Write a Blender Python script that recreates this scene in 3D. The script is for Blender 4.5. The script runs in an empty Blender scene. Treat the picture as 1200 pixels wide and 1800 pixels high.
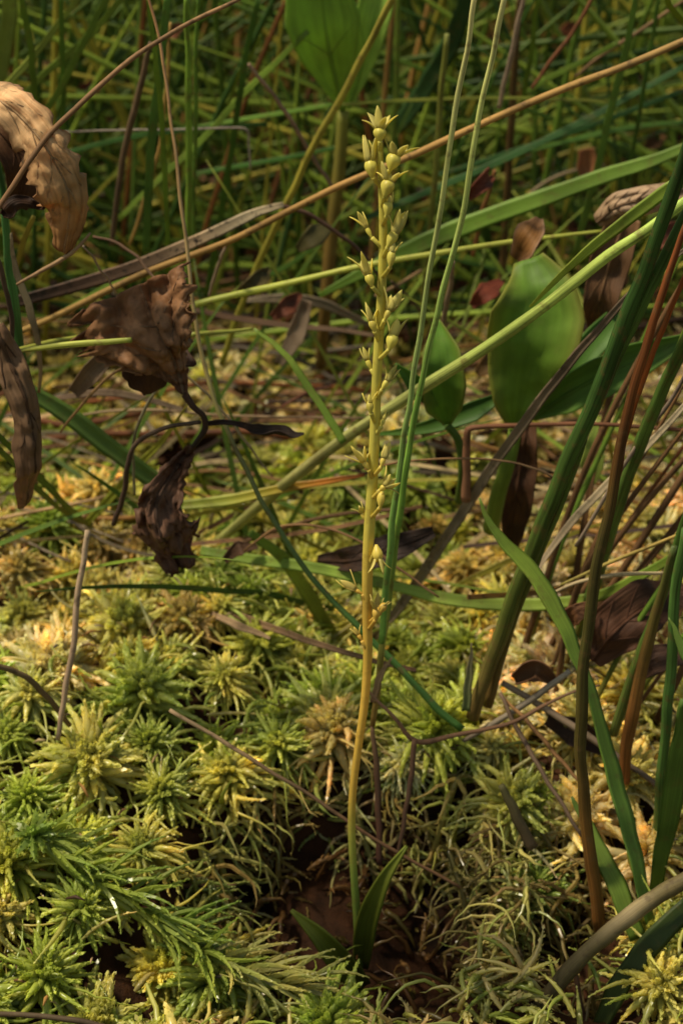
import bpy, math, random
import numpy as np
from mathutils import Vector, noise

# ---------------------------------------------------------------- camera, world, sun, exposure
sc = bpy.context.scene
CM = 0.01                                    # everything below is authored in centimetres
PITCH = math.radians(25.0); VH = math.tan(math.radians(13.0))
DIST = 28.0; ZC = 6.9
CAM = np.array([0.0, -DIST*math.cos(PITCH), ZC + DIST*math.sin(PITCH)])
FW = np.array([0.0, math.cos(PITCH), -math.sin(PITCH)])
UP = np.array([0.0, math.sin(PITCH), math.cos(PITCH)])
RT = np.array([1.0, 0.0, 0.0])
cd = bpy.data.cameras.new('camera'); cam = bpy.data.objects.new('camera', cd)
sc.collection.objects.link(cam); sc.camera = cam
cam.location = Vector(CAM*CM); cam.rotation_euler = (math.radians(90)-PITCH, 0, 0)
cd.sensor_fit = 'VERTICAL'; cd.sensor_height = 36; cd.sensor_width = 24
cd.lens = 18.0/VH; cd.clip_start = 0.005; cd.clip_end = 200
cd.dof.use_dof = True; cd.dof.focus_distance = 0.272; cd.dof.aperture_fstop = 44

SUN_EL, SUN_AZ = 62.0, -98.0                 # azimuth: 0 = straight behind the scene, negative = from the left
w = bpy.data.worlds.new('World'); sc.world = w; w.use_nodes = True
nt = w.node_tree; bg = nt.nodes['Background']
sky = nt.nodes.new('ShaderNodeTexSky'); sky.sky_type = 'NISHITA'; sky.sun_disc = False
sky.sun_elevation = math.radians(SUN_EL); sky.sun_rotation = math.radians(SUN_AZ)
wb = nt.nodes.new('ShaderNodeVectorMath'); wb.operation = 'MULTIPLY'; wb.inputs[1].default_value = (1.0, .88, .62)   # warm white balance of the photograph
nt.links.new(sky.outputs[0], wb.inputs[0]); nt.links.new(wb.outputs[0], bg.inputs[0]); bg.inputs[1].default_value = 0.12
sd = bpy.data.lights.new('sun', 'SUN'); sun = bpy.data.objects.new('sun', sd); sc.collection.objects.link(sun)
sd.energy = 3.6; sd.angle = math.radians(5); sd.color = (1.0, 0.89, 0.68)
_a, _e = math.radians(SUN_AZ), math.radians(SUN_EL)
sdir = Vector((math.sin(_a)*math.cos(_e), math.cos(_a)*math.cos(_e), math.sin(_e)))
sun.rotation_euler = sdir.to_track_quat('Z', 'Y').to_euler()
sun.location = (0, 0, 1)
vs = sc.view_settings
vs.view_transform = 'Standard'; vs.look = 'None'; vs.gamma = 1.0; vs.exposure = 0.35
sc.cycles.use_denoising = True
sc.cycles.max_bounces = 8; sc.cycles.transmission_bounces = 6; sc.cycles.diffuse_bounces = 6; sc.cycles.glossy_bounces = 2
sc.cycles.sample_clamp_indirect = 4.0

rng = random.Random(11)
COL = sc.collection

# ---------------------------------------------------------------- projection helpers
def ray(px, py):
    return FW + (px-600)/900*VH*RT + (900-py)/900*VH*UP
def at(px, py, Y):
    d = ray(px, py); t = (Y-CAM[1])/d[1]
    return CAM + d*t
def pix(P):
    d = np.asarray(P, float)-CAM; f = d@FW
    return 600+(d@RT)/f/VH*900, 900-(d@UP)/f/VH*900
def cmpp(P):                                  # centimetres per photograph pixel at P
    return ((np.asarray(P)-CAM)@FW)*VH/900

def sstep(a, b, x):
    t = np.clip((x-a)/(b-a), 0, 1); return t*t*(3-2*t)
def g(x, y):                                  # height of the moss surface
    x = np.asarray(x, float); y = np.asarray(y, float)
    z = 2.0 + .22*np.sin(x*1.1+.6*y+.5)+.20*np.sin(y*1.3-.7*x)+.12*np.sin(2.3*x+1.9*y)
    z = z - .30*np.clip(2.6-y, 0, 7)
    d = ((x-.25+.30*np.sin(y*2.1))/2.3)**2+((y-.2+.25*np.sin(x*2.3))/2.1)**2
    z = z - 1.55*sstep(1.10, .70, d)
    d2 = ((x-2.9)/1.4)**2+((y+.2)/1.6)**2
    z = z - .8*sstep(1.2, .2, d2)
    z = z + 1.1*np.exp(-((x+3.6)/2.0)**2-((y-2.5)/2.5)**2)
    z = z + sstep(4, 7, y)*(.35+.5*np.sin(x*.55+.8)*np.sin(y*.62+.4)+.3*np.sin(x*1.25-y*.5))
    far = sstep(17, 23, y)
    z = z*(1-far)+far*(1.0+.07*np.clip(y-23, 0, 60)+.4*np.sin(x*.4+y*.25))
    return z
def hit(px, py, lift=0.0):
    d = ray(px, py); t = 15.0
    for _ in range(3000):
        P = CAM+d*t
        if P[2] < float(g(P[0], P[1]))+lift: return P
        t += .05
    return P

# ---------------------------------------------------------------- mesh helpers
def mk(name, V, F, mat, col=None, st=None, parent=None, origin=None, smooth=True, link=True):
    V = np.asarray(V, float)
    o0 = np.zeros(3) if origin is None else np.asarray(origin, float)
    me = bpy.data.meshes.new(name)
    me.from_pydata(((V-o0)*CM).tolist(), [], F)
    if col is not None:
        c = np.ones((len(V), 4)); c[:, :3] = col
        a = me.color_attributes.new('Col', 'FLOAT_COLOR', 'POINT'); a.data.foreach_set('color', c.ravel())
    if st is not None:
        a = me.attributes.new('st', 'FLOAT_VECTOR', 'POINT'); a.data.foreach_set('vector', np.asarray(st, float).ravel())
    if smooth: me.polygons.foreach_set('use_smooth', [True]*len(me.polygons))
    me.materials.append(mat)
    if not link: return me
    o = bpy.data.objects.new(name, me); COL.objects.link(o)
    if parent is not None: o.parent = parent
    else: o.location = Vector(o0*CM)
    return o
def tag(o, label=None, cat=None, group=None, kind=None):
    if label: o['label'] = label
    if cat: o['category'] = cat
    if group: o['group'] = group
    if kind: o['kind'] = kind
    return o
def empty(name, loc):
    o = bpy.data.objects.new(name, None); COL.objects.link(o); o.location = Vector(np.asarray(loc)*CM)
    o.empty_display_size = .005
    return o
def unit(v):
    v = np.asarray(v, float); return v/max(np.linalg.norm(v), 1e-9)
def crom(P, n):
    P = np.asarray(P, float); m = len(P)
    if m == 2: P = np.array([P[0], (P[0]+P[1])/2, P[1]]); m = 3
    seg = np.linalg.norm(np.diff(P, axis=0), axis=1)**.5; u = np.concatenate([[0], np.cumsum(seg)])
    u /= u[-1]; out = []
    for t in np.linspace(0, 1, n):
        i = min(max(np.searchsorted(u, t)-1, 0), m-2)
        h = u[i+1]-u[i]; s = (t-u[i])/h
        m0 = (P[i+1]-P[i-1])/(u[i+1]-u[i-1]) if i > 0 else (P[1]-P[0])/(u[1]-u[0])
        m1 = (P[i+2]-P[i])/(u[i+2]-u[i]) if i < m-2 else (P[-1]-P[-2])/(u[-1]-u[-2])
        out.append((2*s**3-3*s*s+1)*P[i]+(s**3-2*s*s+s)*h*m0+(-2*s**3+3*s*s)*P[i+1]+(s**3-s*s)*h*m1)
    return np.array(out)
def tangents(S):
    T = np.gradient(S, axis=0); return T/np.maximum(np.linalg.norm(T, axis=1)[:, None], 1e-9)
def interp(vals, n):
    vals = np.asarray(vals, float)
    if vals.ndim == 0: return np.full(n, float(vals))
    x = np.linspace(0, 1, len(vals)); t = np.linspace(0, 1, n)
    if vals.ndim == 1: return np.interp(t, x, vals)
    return np.stack([np.interp(t, x, vals[:, k]) for k in range(vals.shape[1])], 1)

def sweep(S, W, shape, roll=0.0, ref=None, twist=0.0):
    """sweep a closed cross-section along S; W = full widths. returns V, F, st"""
    n = len(S); T = tangents(S)
    if shape == 'tube':
        k = 8; prof = [(math.cos(2*math.pi*i/k)*.5, math.sin(2*math.pi*i/k)*.5) for i in range(k)]
    elif shape == 'fine':
        k = 5; prof = [(math.cos(2*math.pi*i/k)*.5, math.sin(2*math.pi*i/k)*.5) for i in range(k)]
    elif shape == 'keel':                       # V-folded sedge leaf
        prof = [(-.5, .17), (-.25, .075), (0, -.02), (.25, .075), (.5, .17), (.25, -.0), (0, -.12), (-.25, -.0)]
    elif shape == 'rush':                       # ribbed, slightly flattened stem
        k = 12; prof = [(math.cos(2*math.pi*i/k)*.5*(1 if i % 2 else .9), math.sin(2*math.pi*i/k)*.40*(1 if i % 2 else .9)) for i in range(k)]
    else:                                       # 'flat' blade with shallow channel
        prof = [(-.5, .06), (-.3, .035), (0, -.015), (.3, .035), (.5, .06), (.3, -.02), (0, -.06), (-.3, -.02)]
    prof = np.array(prof); k = len(prof)
    L = np.concatenate([[0], np.cumsum(np.linalg.norm(np.diff(S, axis=0), axis=1))])
    r = CAM-S if ref is None else np.broadcast_to(ref, S.shape)
    Wd = np.cross(T, r); nn = np.linalg.norm(Wd, axis=1); bad = nn < 1e-4
    if bad.any(): Wd[bad] = np.cross(T[bad], [1, 0, 0]); nn = np.linalg.norm(Wd, axis=1)
    Wd = Wd/np.maximum(nn, 1e-9)[:, None]; Nn = np.cross(Wd, T)
    a = (roll+twist*np.linspace(0, 1, n))[:, None]
    Wr = Wd*np.cos(a)+Nn*np.sin(a); Nr = -Wd*np.sin(a)+Nn*np.cos(a)
    W = np.asarray(W, float)
    V = (S[:, None]+(Wr[:, None]*prof[None, :, :1]+Nr[:, None]*prof[None, :, 1:])*W[:, None, None]).reshape(-1, 3)
    st = np.stack([np.tile(prof[:, 0], n), np.repeat(L, k), np.tile(prof[:, 1], n)], 1)
    F = []
    for i in range(n-1):
        for j in range(k):
            a, b = i*k+j, i*k+(j+1) % k
            F.append((a, b, b+k, a+k))
    F.append(tuple(range(k-1, -1, -1))); F.append(tuple((n-1)*k+j for j in range(k)))
    return np.array(V), F, np.array(st), k
def join(parts):
    V = []; F = []; C = []; off = 0
    for v, f, c in parts:
        V.append(v); F += [tuple(i+off for i in q) for q in f]; C.append(np.broadcast_to(c, (len(v), 3))); off += len(v)
    return np.concatenate(V), F, np.concatenate(C)

# ---------------------------------------------------------------- materials
def nodes(name):
    m = bpy.data.materials.new(name); m.use_nodes = True
    t = m.node_tree; t.nodes.clear(); return m, t
def N(t, typ, **kw):
    n = t.nodes.new(typ)
    for k, v in kw.items(): setattr(n, k, v)
    return n
def foliage(name, rough=.48, spec=.28, trans=.3, streak=.25, streak_scale=60., spots=None, spot_scale=500., bump=.15, var=(.72, 1.22), tint=(1.15, 1.1, .55), use_obj=False, tone=(1, 1, 1)):
    m, t = nodes(name); L = t.links.new
    out = N(t, 'ShaderNodeOutputMaterial'); mix = N(t, 'ShaderNodeMixShader'); mix.inputs[0].default_value = trans
    pb = N(t, 'ShaderNodeBsdfPrincipled'); tr = N(t, 'ShaderNodeBsdfTranslucent')
    pb.inputs['Roughness'].default_value = rough; pb.inputs['Specular IOR Level'].default_value = spec
    att = N(t, 'ShaderNodeAttribute', attribute_name='Col'); st = N(t, 'ShaderNodeAttribute', attribute_name='st')
    tc = N(t, 'ShaderNodeTexCoord')
    n1 = N(t, 'ShaderNodeTexNoise'); n1.inputs['Scale'].default_value = 130.; n1.inputs['Detail'].default_value = 4
    L(tc.outputs['Object'], n1.inputs['Vector'])
    mr = N(t, 'ShaderNodeMapRange'); mr.inputs[1].default_value = .3; mr.inputs[2].default_value = .7
    mr.inputs[3].default_value = var[0]; mr.inputs[4].default_value = var[1]; L(n1.outputs[0], mr.inputs[0])
    # longitudinal veins
    vm = N(t, 'ShaderNodeVectorMath', operation='MULTIPLY'); vm.inputs[1].default_value = (streak_scale, .7, streak_scale); L(st.outputs['Vector'], vm.inputs[0])
    n2 = N(t, 'ShaderNodeTexNoise'); n2.inputs['Scale'].default_value = 1.; n2.inputs['Detail'].default_value = 2; L(vm.outputs[0], n2.inputs['Vector'])
    mr2 = N(t, 'ShaderNodeMapRange'); mr2.inputs[1].default_value = .3; mr2.inputs[2].default_value = .7
    mr2.inputs[3].default_value = 1-streak; mr2.inputs[4].default_value = 1+streak; L(n2.outputs[0], mr2.inputs[0])
    mul = N(t, 'ShaderNodeMath', operation='MULTIPLY'); L(mr.outputs[0], mul.inputs[0]); L(mr2.outputs[0], mul.inputs[1])
    sc_ = N(t, 'ShaderNodeVectorMath', operation='SCALE'); L(att.outputs['Color'], sc_.inputs[0]); L(mul.outputs[0], sc_.inputs['Scale'])
    tn0 = N(t, 'ShaderNodeVectorMath', operation='MULTIPLY'); tn0.inputs[1].default_value = tone; L(sc_.outputs[0], tn0.inputs[0])
    colr = tn0.outputs[0]
    if spots:
        n3 = N(t, 'ShaderNodeTexNoise'); n3.inputs['Scale'].default_value = spot_scale; n3.inputs['Detail'].default_value = 6; n3.inputs['Roughness'].default_value = .65
        L(tc.outputs['Object'], n3.inputs['Vector'])
        r3 = N(t, 'ShaderNodeMapRange'); r3.inputs[1].default_value = .54; r3.inputs[2].default_value = .66; L(n3.outputs[0], r3.inputs[0])
        m3 = N(t, 'ShaderNodeMath', operation='MULTIPLY'); m3.inputs[1].default_value = spots[3]; L(r3.outputs[0], m3.inputs[0])
        mx = N(t, 'ShaderNodeMix', data_type='RGBA'); mx.inputs[7].default_value = (*spots[:3], 1)
        L(m3.outputs[0], mx.inputs[0]); L(colr, mx.inputs[6]); colr = mx.outputs[2]
    L(colr, pb.inputs['Base Color'])
    tn = N(t, 'ShaderNodeVectorMath', operation='MULTIPLY'); tn.inputs[1].default_value = tint; L(colr, tn.inputs[0]); L(tn.outputs[0], tr.inputs[0])
    if bump:
        bp = N(t, 'ShaderNodeBump'); bp.inputs['Strength'].default_value = bump; bp.inputs['Distance'].default_value = .0003
        L(mul.outputs[0], bp.inputs['Height']); L(bp.outputs[0], pb.inputs['Normal'])
    L(pb.outputs[0], mix.inputs[1]); L(tr.outputs[0], mix.inputs[2]); L(mix.outputs[0], out.inputs[0])
    return m
M_live = foliage('green_blade', tone=(1.25, 1.0, .62), spots=(.16, .10, .03, .35))
M_rush = foliage('rush', tone=(1.25, 1.0, .62), rough=.42, spec=.34, trans=.14, streak=.48, streak_scale=11, spots=(.15, .085, .03, .6))
M_dry = foliage('dry_plant', rough=.65, spec=.25, trans=.15, streak=.35, spots=(.06, .035, .018, .6), var=(.6, 1.25), tint=(1.2, .9, .5))
M_dead = foliage('dead_leaf', rough=.6, spec=.25, trans=.28, streak=.2, streak_scale=16, spots=(.10, .045, .018, .6), spot_scale=260., bump=.9, var=(.5, 1.3), tint=(1.3, .8, .35))
M_leaf = foliage('bogbean_leaf', tone=(1.6, 1.42, .85), rough=.55, spec=.3, trans=.38, streak=.14, streak_scale=10, spots=(.26, .26, .07, .2), spot_scale=170, var=(.75, 1.15))
M_orch = foliage('orchid_flesh', rough=.42, spec=.4, trans=.28, streak=.10, streak_scale=20, spots=(.30, .15, .03, .35), spot_scale=420, bump=.08, var=(.85, 1.12), tint=(1.1, 1.05, .6))
M_sepal = foliage('orchid_sepal', rough=.45, spec=.35, trans=.5, streak=.1, streak_scale=20, bump=.05, var=(.85, 1.1), tint=(1.1, 1.05, .7))
M_back = foliage('background_grass', tone=(1.25, .98, .6), trans=.3, streak=.1, bump=0)

M_speck = foliage('speckled_blade', rough=.65, spec=.25, trans=.1, streak=.4, spots=(.03, .02, .012, 1.0), spot_scale=850., var=(.5, 1.3))
def moss_mat(name, trans=.5):
    m, t = nodes(name); L = t.links.new
    out = N(t, 'ShaderNodeOutputMaterial'); mix = N(t, 'ShaderNodeMixShader'); mix.inputs[0].default_value = trans
    pb = N(t, 'ShaderNodeBsdfPrincipled'); tr = N(t, 'ShaderNodeBsdfTranslucent')
    pb.inputs['Roughness'].default_value = .27; pb.inputs['Specular IOR Level'].default_value = .5
    oi = N(t, 'ShaderNodeObjectInfo'); att = N(t, 'ShaderNodeAttribute', attribute_name='Col')
    mul = N(t, 'ShaderNodeVectorMath', operation='MULTIPLY'); L(oi.outputs['Color'], mul.inputs[0]); L(att.outputs['Color'], mul.inputs[1])
    geo = N(t, 'ShaderNodeNewGeometry'); n1 = N(t, 'ShaderNodeTexNoise'); n1.inputs['Scale'].default_value = 160; n1.inputs['Detail'].default_value = 3
    L(geo.outputs['Position'], n1.inputs['Vector'])
    cr = N(t, 'ShaderNodeValToRGB'); e = cr.color_ramp.elements
    e[0].position = .32; e[0].color = (.72, .80, .66, 1); e[1].position = .72; e[1].color = (1.22, 1.12, 1.0, 1); L(n1.outputs[0], cr.inputs[0])
    mu2 = N(t, 'ShaderNodeVectorMath', operation='MULTIPLY'); L(mul.outputs[0], mu2.inputs[0]); L(cr.outputs[0], mu2.inputs[1])
    L(mu2.outputs[0], pb.inputs['Base Color'])
    tn = N(t, 'ShaderNodeVectorMath', operation='MULTIPLY'); tn.inputs[1].default_value = (1.05, 1.03, .6); L(mu2.outputs[0], tn.inputs[0]); L(tn.outputs[0], tr.inputs[0])
    L(pb.outputs[0], mix.inputs[1]); L(tr.outputs[0], mix.inputs[2]); L(mix.outputs[0], out.inputs[0])
    return m
M_moss = moss_mat('sphagnum')

def peat_mat():
    m, t = nodes('peat'); L = t.links.new
    out = N(t, 'ShaderNodeOutputMaterial'); pb = N(t, 'ShaderNodeBsdfPrincipled'); tc = N(t, 'ShaderNodeTexCoord')
    n1 = N(t, 'ShaderNodeTexNoise'); n1.inputs['Scale'].default_value = 90; n1.inputs['Detail'].default_value = 8; n1.inputs['Roughness'].default_value = .7
    L(tc.outputs['Object'], n1.inputs['Vector'])
    cr = N(t, 'ShaderNodeValToRGB'); e = cr.color_ramp.elements
    e[0].position = .35; e[0].color = (.012, .006, .003, 1); e[1].position = .72; e[1].color = (.085, .032, .011, 1); L(n1.outputs[0], cr.inputs[0])
    L(cr.outputs[0], pb.inputs['Base Color']); pb.inputs['Roughness'].default_value = .75; pb.inputs['Specular IOR Level'].default_value = .12
    bp = N(t, 'ShaderNodeBump'); bp.inputs['Strength'].default_value = .8; bp.inputs['Distance'].default_value = .002
    L(n1.outputs[0], bp.inputs['Height']); L(bp.outputs[0], pb.inputs['Normal']); L(pb.outputs[0], out.inputs[0])
    return m
M_peat = peat_mat()

# ---------------------------------------------------------------- ground
def axis(dense_lo, dense_hi, step, lo, hi):
    a = list(np.arange(dense_lo, dense_hi+1e-6, step)); s = step
    x = dense_hi
    while x < hi: s *= 1.25; x += s; a.append(x)
    x = dense_lo; s = step; pre = []
    while x > lo: s *= 1.25; x -= s; pre.append(x)
    return np.array(pre[::-1]+a)
gx = axis(-9, 9, .2, -900, 900); gy = axis(-6, 24, .2, -400, 1800)
XX, YY = np.meshgrid(gx, gy)
ZZ = g(XX, YY)
ZZ = np.where(YY > 83, g(XX*0, 83.)+.0*YY, ZZ)-.45
V = np.stack([XX, YY, ZZ], -1).reshape(-1, 3); nx = len(gx)
near = (np.abs(V[:, 0]) < 15) & (V[:, 1] < 30)
for i in np.where(near)[0]:
    V[i, 2] += .18*noise.noise(Vector(V[i]*1.7))
F = [(j*nx+i, j*nx+i+1, (j+1)*nx+i+1, (j+1)*nx+i) for j in range(len(gy)-1) for i in range(nx-1)]
ground = mk('ground', V, F, M_peat); ground['kind'] = 'structure'

# ---------------------------------------------------------------- sphagnum moss
def spine(L, droop, curl, n=8, p=1.3):
    P = [np.zeros(3)]; ds = L/(n-1)
    for i in range(1, n):
        s = i/(n-1); pitch = -droop*s**p; yaw = curl*s**1.2
        P.append(P[-1]+ds*np.array([math.cos(pitch)*math.cos(yaw), math.cos(pitch)*math.sin(yaw), math.sin(pitch)]))
    return np.array(P)
def branch(r, L, r0, droop, curl, nleaf, leafL, k=4, n=7, spread=(.35, .65), rnd=0, pale=.5, dark=.75):
    """one leafy branch starting at the origin along +X. Col multiplies the plant colour"""
    S = spine(L, droop, curl, n); T = tangents(S)
    U0 = np.array([0, .01, 1.])
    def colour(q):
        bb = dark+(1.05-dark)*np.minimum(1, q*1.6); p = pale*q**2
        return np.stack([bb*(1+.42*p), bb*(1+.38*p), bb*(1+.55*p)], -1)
    def nrm(v): return v/np.maximum(np.linalg.norm(v, axis=-1, keepdims=True), 1e-9)
    q = np.linspace(0, 1, n); Wd = nrm(np.cross(T, U0)); Nn = np.cross(Wd, T)
    rr = r0*(.62+.55*np.sin(np.pi*np.minimum(1, q**.8+.05)))*(1-q**3.2)**.8+.004
    an = np.arange(k)*2*np.pi/k
    V = (S[:, None]+(Wd[:, None]*np.cos(an)[None, :, None]+Nn[:, None]*np.sin(an)[None, :, None])*rr[:, None, None]).reshape(-1, 3)
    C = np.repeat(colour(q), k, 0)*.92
    F = [(i*k+j, i*k+(j+1) % k, (i+1)*k+(j+1) % k, (i+1)*k+j) for i in range(n-1) for j in range(k)]
    g_ = np.random.RandomState(r.randrange(1 << 30)); m = nleaf
    q = .04+.95*(np.arange(m)+.5)/m; P = np.stack([np.interp(q, np.linspace(0, 1, n), S[:, c]) for c in range(3)], 1)
    Tt = nrm(np.stack([np.interp(q, np.linspace(0, 1, n), T[:, c]) for c in range(3)], 1))
    Wd = nrm(np.cross(Tt, U0)); Nn = np.cross(Wd, Tt); a = (np.arange(m)*2.4+g_.uniform(-.3, .3, m))[:, None]
    R = Wd*np.cos(a)+Nn*np.sin(a); Q = np.cross(R, Tt); th = g_.uniform(*spread, m)[:, None]
    l = (leafL*(1.05-.4*q)*g_.uniform(.8, 1.15, m))[:, None]; D = Tt*np.cos(th)+R*np.sin(th); b0 = P+R*(r0*.85*(1-q**2.2))[:, None]
    LV = np.stack([b0, b0+D*l*.45+Q*l*.32+R*.02*l, b0+D*l, b0+D*l*.45-Q*l*.32+R*.02*l], 1).reshape(-1, 3)
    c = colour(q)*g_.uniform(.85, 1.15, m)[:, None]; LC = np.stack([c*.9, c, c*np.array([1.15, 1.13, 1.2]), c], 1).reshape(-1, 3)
    o = len(V); F += [t for i in range(m) for t in ((o+4*i, o+4*i+1, o+4*i+2), (o+4*i, o+4*i+2, o+4*i+3))]
    return np.concatenate([V, LV]), F, np.concatenate([C, LC])
def rot(V, roll, elev, az):
    cr, sr = math.cos(roll), math.sin(roll); V = V@np.array([[1, 0, 0], [0, cr, -sr], [0, sr, cr]]).T
    ce, se = math.cos(elev), math.sin(elev); V = V@np.array([[ce, 0, -se], [0, 1, 0], [se, 0, ce]]).T
    ca, sa = math.cos(az), math.sin(az); return V@np.array([[ca, -sa, 0], [sa, ca, 0], [0, 0, 1]]).T

def string(r, L, r0, droop, curl, n=9):
    S = spine(L, droop, curl, n, p=1.1); S[1:] += np.array([[r.uniform(-.02, .02) for _ in range(3)] for _ in range(n-1)])
    W = 2*r0*(1-np.linspace(0, 1, n)**2.2)+.006
    v, f, st, k = sweep(S, W, 'fine', ref=np.array([.1, -.2, 1.]))
    return v, f
def ring_list(r, kind):
    """(length, radius, droop, curl, elevation, azimuth, height, nleaf, leafL, pale, dark) per branch"""
    out = []
    if kind == 'star':      # plump spreading branches with thin curling tails
        rings = [(12, .17, .042, .2, 78, 10), (18, .32, .040, .4, 60, 18), (24, .48, .038, .6, 44, 26), (26, .64, .034, .9, 28, 32), (24, .80, .028, 1.3, 10, 34), (16, 1.0, .020, 1.8, -12, 30)]
    elif kind == 'blunt':   # stubby catkin-like branches
        rings = [(12, .20, .055, .15, 77, 14), (15, .34, .054, .3, 57, 20), (20, .48, .052, .5, 38, 26), (20, .62, .046, .9, 18, 28), (14, .80, .030, 1.5, -8, 28)]
    elif kind == 'low':     # far, cheap
        rings = [(5, .22, .08, .2, 70, 7), (7, .42, .08, .4, 38, 9), (9, .6, .07, .8, 8, 10)]
    else:                   # 'dense' round head with many buds in the middle
        rings = [(20, .19, .040, .1, 79, 10), (22, .31, .040, .3, 62, 16), (26, .45, .038, .5, 46, 24), (28, .60, .034, .8, 30, 30), (24, .76, .028, 1.3, 12, 32), (16, .96, .020, 1.8, -12, 30)]
    for k, (n, L, r0, dr, el, nl) in enumerate(rings):
        ph = r.uniform(0, 6.28)
        for i in range(n):
            out.append(dict(L=L*(r.uniform(.8, 1.1) if k < 2 else r.uniform(.45, 1.15)), r0=r0*r.uniform(.8, 1.2), droop=dr*r.uniform(.3, 1.8), curl=r.gauss(0, .35+.16*k),
                            elev=math.radians(el+r.gauss(0, 9)), az=ph+2*math.pi*i/n+r.gauss(0, .28), z=.12-.08*k+r.uniform(-.04, .04), nl=nl, k=k,
                            pale=(1.1 if kind == 'blunt' else .8)*r.uniform(.1, 1.6)))
    return out
LEAFL = {'star': .085, 'blunt': .10, 'low': .14, 'dense': .085}
def rosette_parts(seed, kind):
    r = random.Random(seed); parts = []
    for b in ring_list(r, kind):
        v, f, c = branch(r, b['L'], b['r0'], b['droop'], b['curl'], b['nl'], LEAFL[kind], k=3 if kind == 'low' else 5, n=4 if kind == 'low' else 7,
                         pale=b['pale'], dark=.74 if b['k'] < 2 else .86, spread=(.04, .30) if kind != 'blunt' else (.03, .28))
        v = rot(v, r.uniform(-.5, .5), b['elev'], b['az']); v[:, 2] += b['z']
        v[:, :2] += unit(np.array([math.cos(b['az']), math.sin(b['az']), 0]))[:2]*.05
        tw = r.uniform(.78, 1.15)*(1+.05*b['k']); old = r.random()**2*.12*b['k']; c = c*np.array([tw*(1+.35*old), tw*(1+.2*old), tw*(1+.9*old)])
        parts.append((v, f, c, b['k']))
    if kind != 'low':
        for i in range(14):
            v, f = string(r, r.uniform(.6, 1.25), r.uniform(.009, .016), r.uniform(.8, 2.6), r.gauss(0, 1.3)); az = r.uniform(0, 6.28)
            v = rot(v, r.uniform(-.8, .8), math.radians(r.uniform(-25, 40)), az); v[:, 2] -= r.uniform(.0, .35); v[:, :2] += np.array([math.cos(az), math.sin(az)])*.12
            t_ = r.uniform(.95, 1.35); parts.append((v, f, np.tile(np.array([t_*1.08, t_*1.05, t_*1.15]), (len(v), 1)), 5))
    return parts
def rosette_mesh(seed, kind):
    V, F, C = join([(v, f, c) for v, f, c, k in rosette_parts(seed, kind)])
    return V, F, C
VAR = {k: [mk('moss_rosette_mesh', *(lambda q: (q[0], q[1]))(rm), M_moss, col=rm[2], smooth=True, link=False) for rm in (rosette_mesh(100*j+i, k) for i in range(5))]
       for j, k in enumerate(('star', 'blunt', 'dense'))}
LOW = [rosette_mesh(900+i, 'low') for i in range(5)]

PAL = dict(green=(.46, .52, .11), deep=(.32, .42, .09), yg=(.60, .58, .17), gold=(.62, .53, .19), cream=(.70, .62, .37), orange=(.58, .48, .20), pale=(.70, .65, .32), brown=(.46, .37, .14))
def jitter(c, a=.12):
    k = rng.uniform(1-a, 1+a); return (c[0]*k*rng.uniform(.94, 1.06), c[1]*k, c[2]*k*rng.uniform(.85, 1.15), 1)

HERO = []
def hero(px, py, rpx, kind, pal, label, tilt=(0, 0), lift=.15, Y=None, cat='moss'):
    P = hit(px, py, lift) if Y is None else at(px, py, Y)
    s = rpx*cmpp(P)/.62; r = random.Random(int(px*7+py))
    root = empty('moss_rosette', P); root.scale = (s, s, s)
    root.rotation_mode = 'ZYX'; root.rotation_euler = (math.radians(28+r.uniform(-8, 10)+tilt[0]), math.radians(r.uniform(-14, 14)+tilt[1]), r.uniform(0, 6))
    tag(root, label, cat, 'moss rosettes one can tell apart')
    parts = rosette_parts(int(px*13+py*3), kind); colr = jitter(PAL[pal], .05)
    buds = [(v, f, c) for v, f, c, k in parts if k <= 1]
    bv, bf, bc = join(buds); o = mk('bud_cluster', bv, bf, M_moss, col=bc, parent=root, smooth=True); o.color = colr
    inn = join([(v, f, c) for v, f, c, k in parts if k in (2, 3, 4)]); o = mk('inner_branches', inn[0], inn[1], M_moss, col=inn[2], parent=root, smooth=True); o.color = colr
    for v, f, c, k in parts:
        if k <= 4: continue
        o = mk('branch', v, f, M_moss, col=c, parent=root, smooth=True); o.color = colr
    # short stem underneath so that the head stands on something
    S = np.array([[0, 0, .1], [.02, 0, -.4], [.0, .05, -1.0], [0, .1, -1.6]])
    sv, sf, sst, _ = sweep(crom(S, 8), np.full(8, .12), 'fine', ref=np.array([0, -1., 0])); o = mk('stem', sv, sf, M_moss, col=np.tile([.9, .9, .9], (len(sv), 1)), parent=root); o.color = colr
    HERO.append((P, rpx*cmpp(P)))
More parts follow.
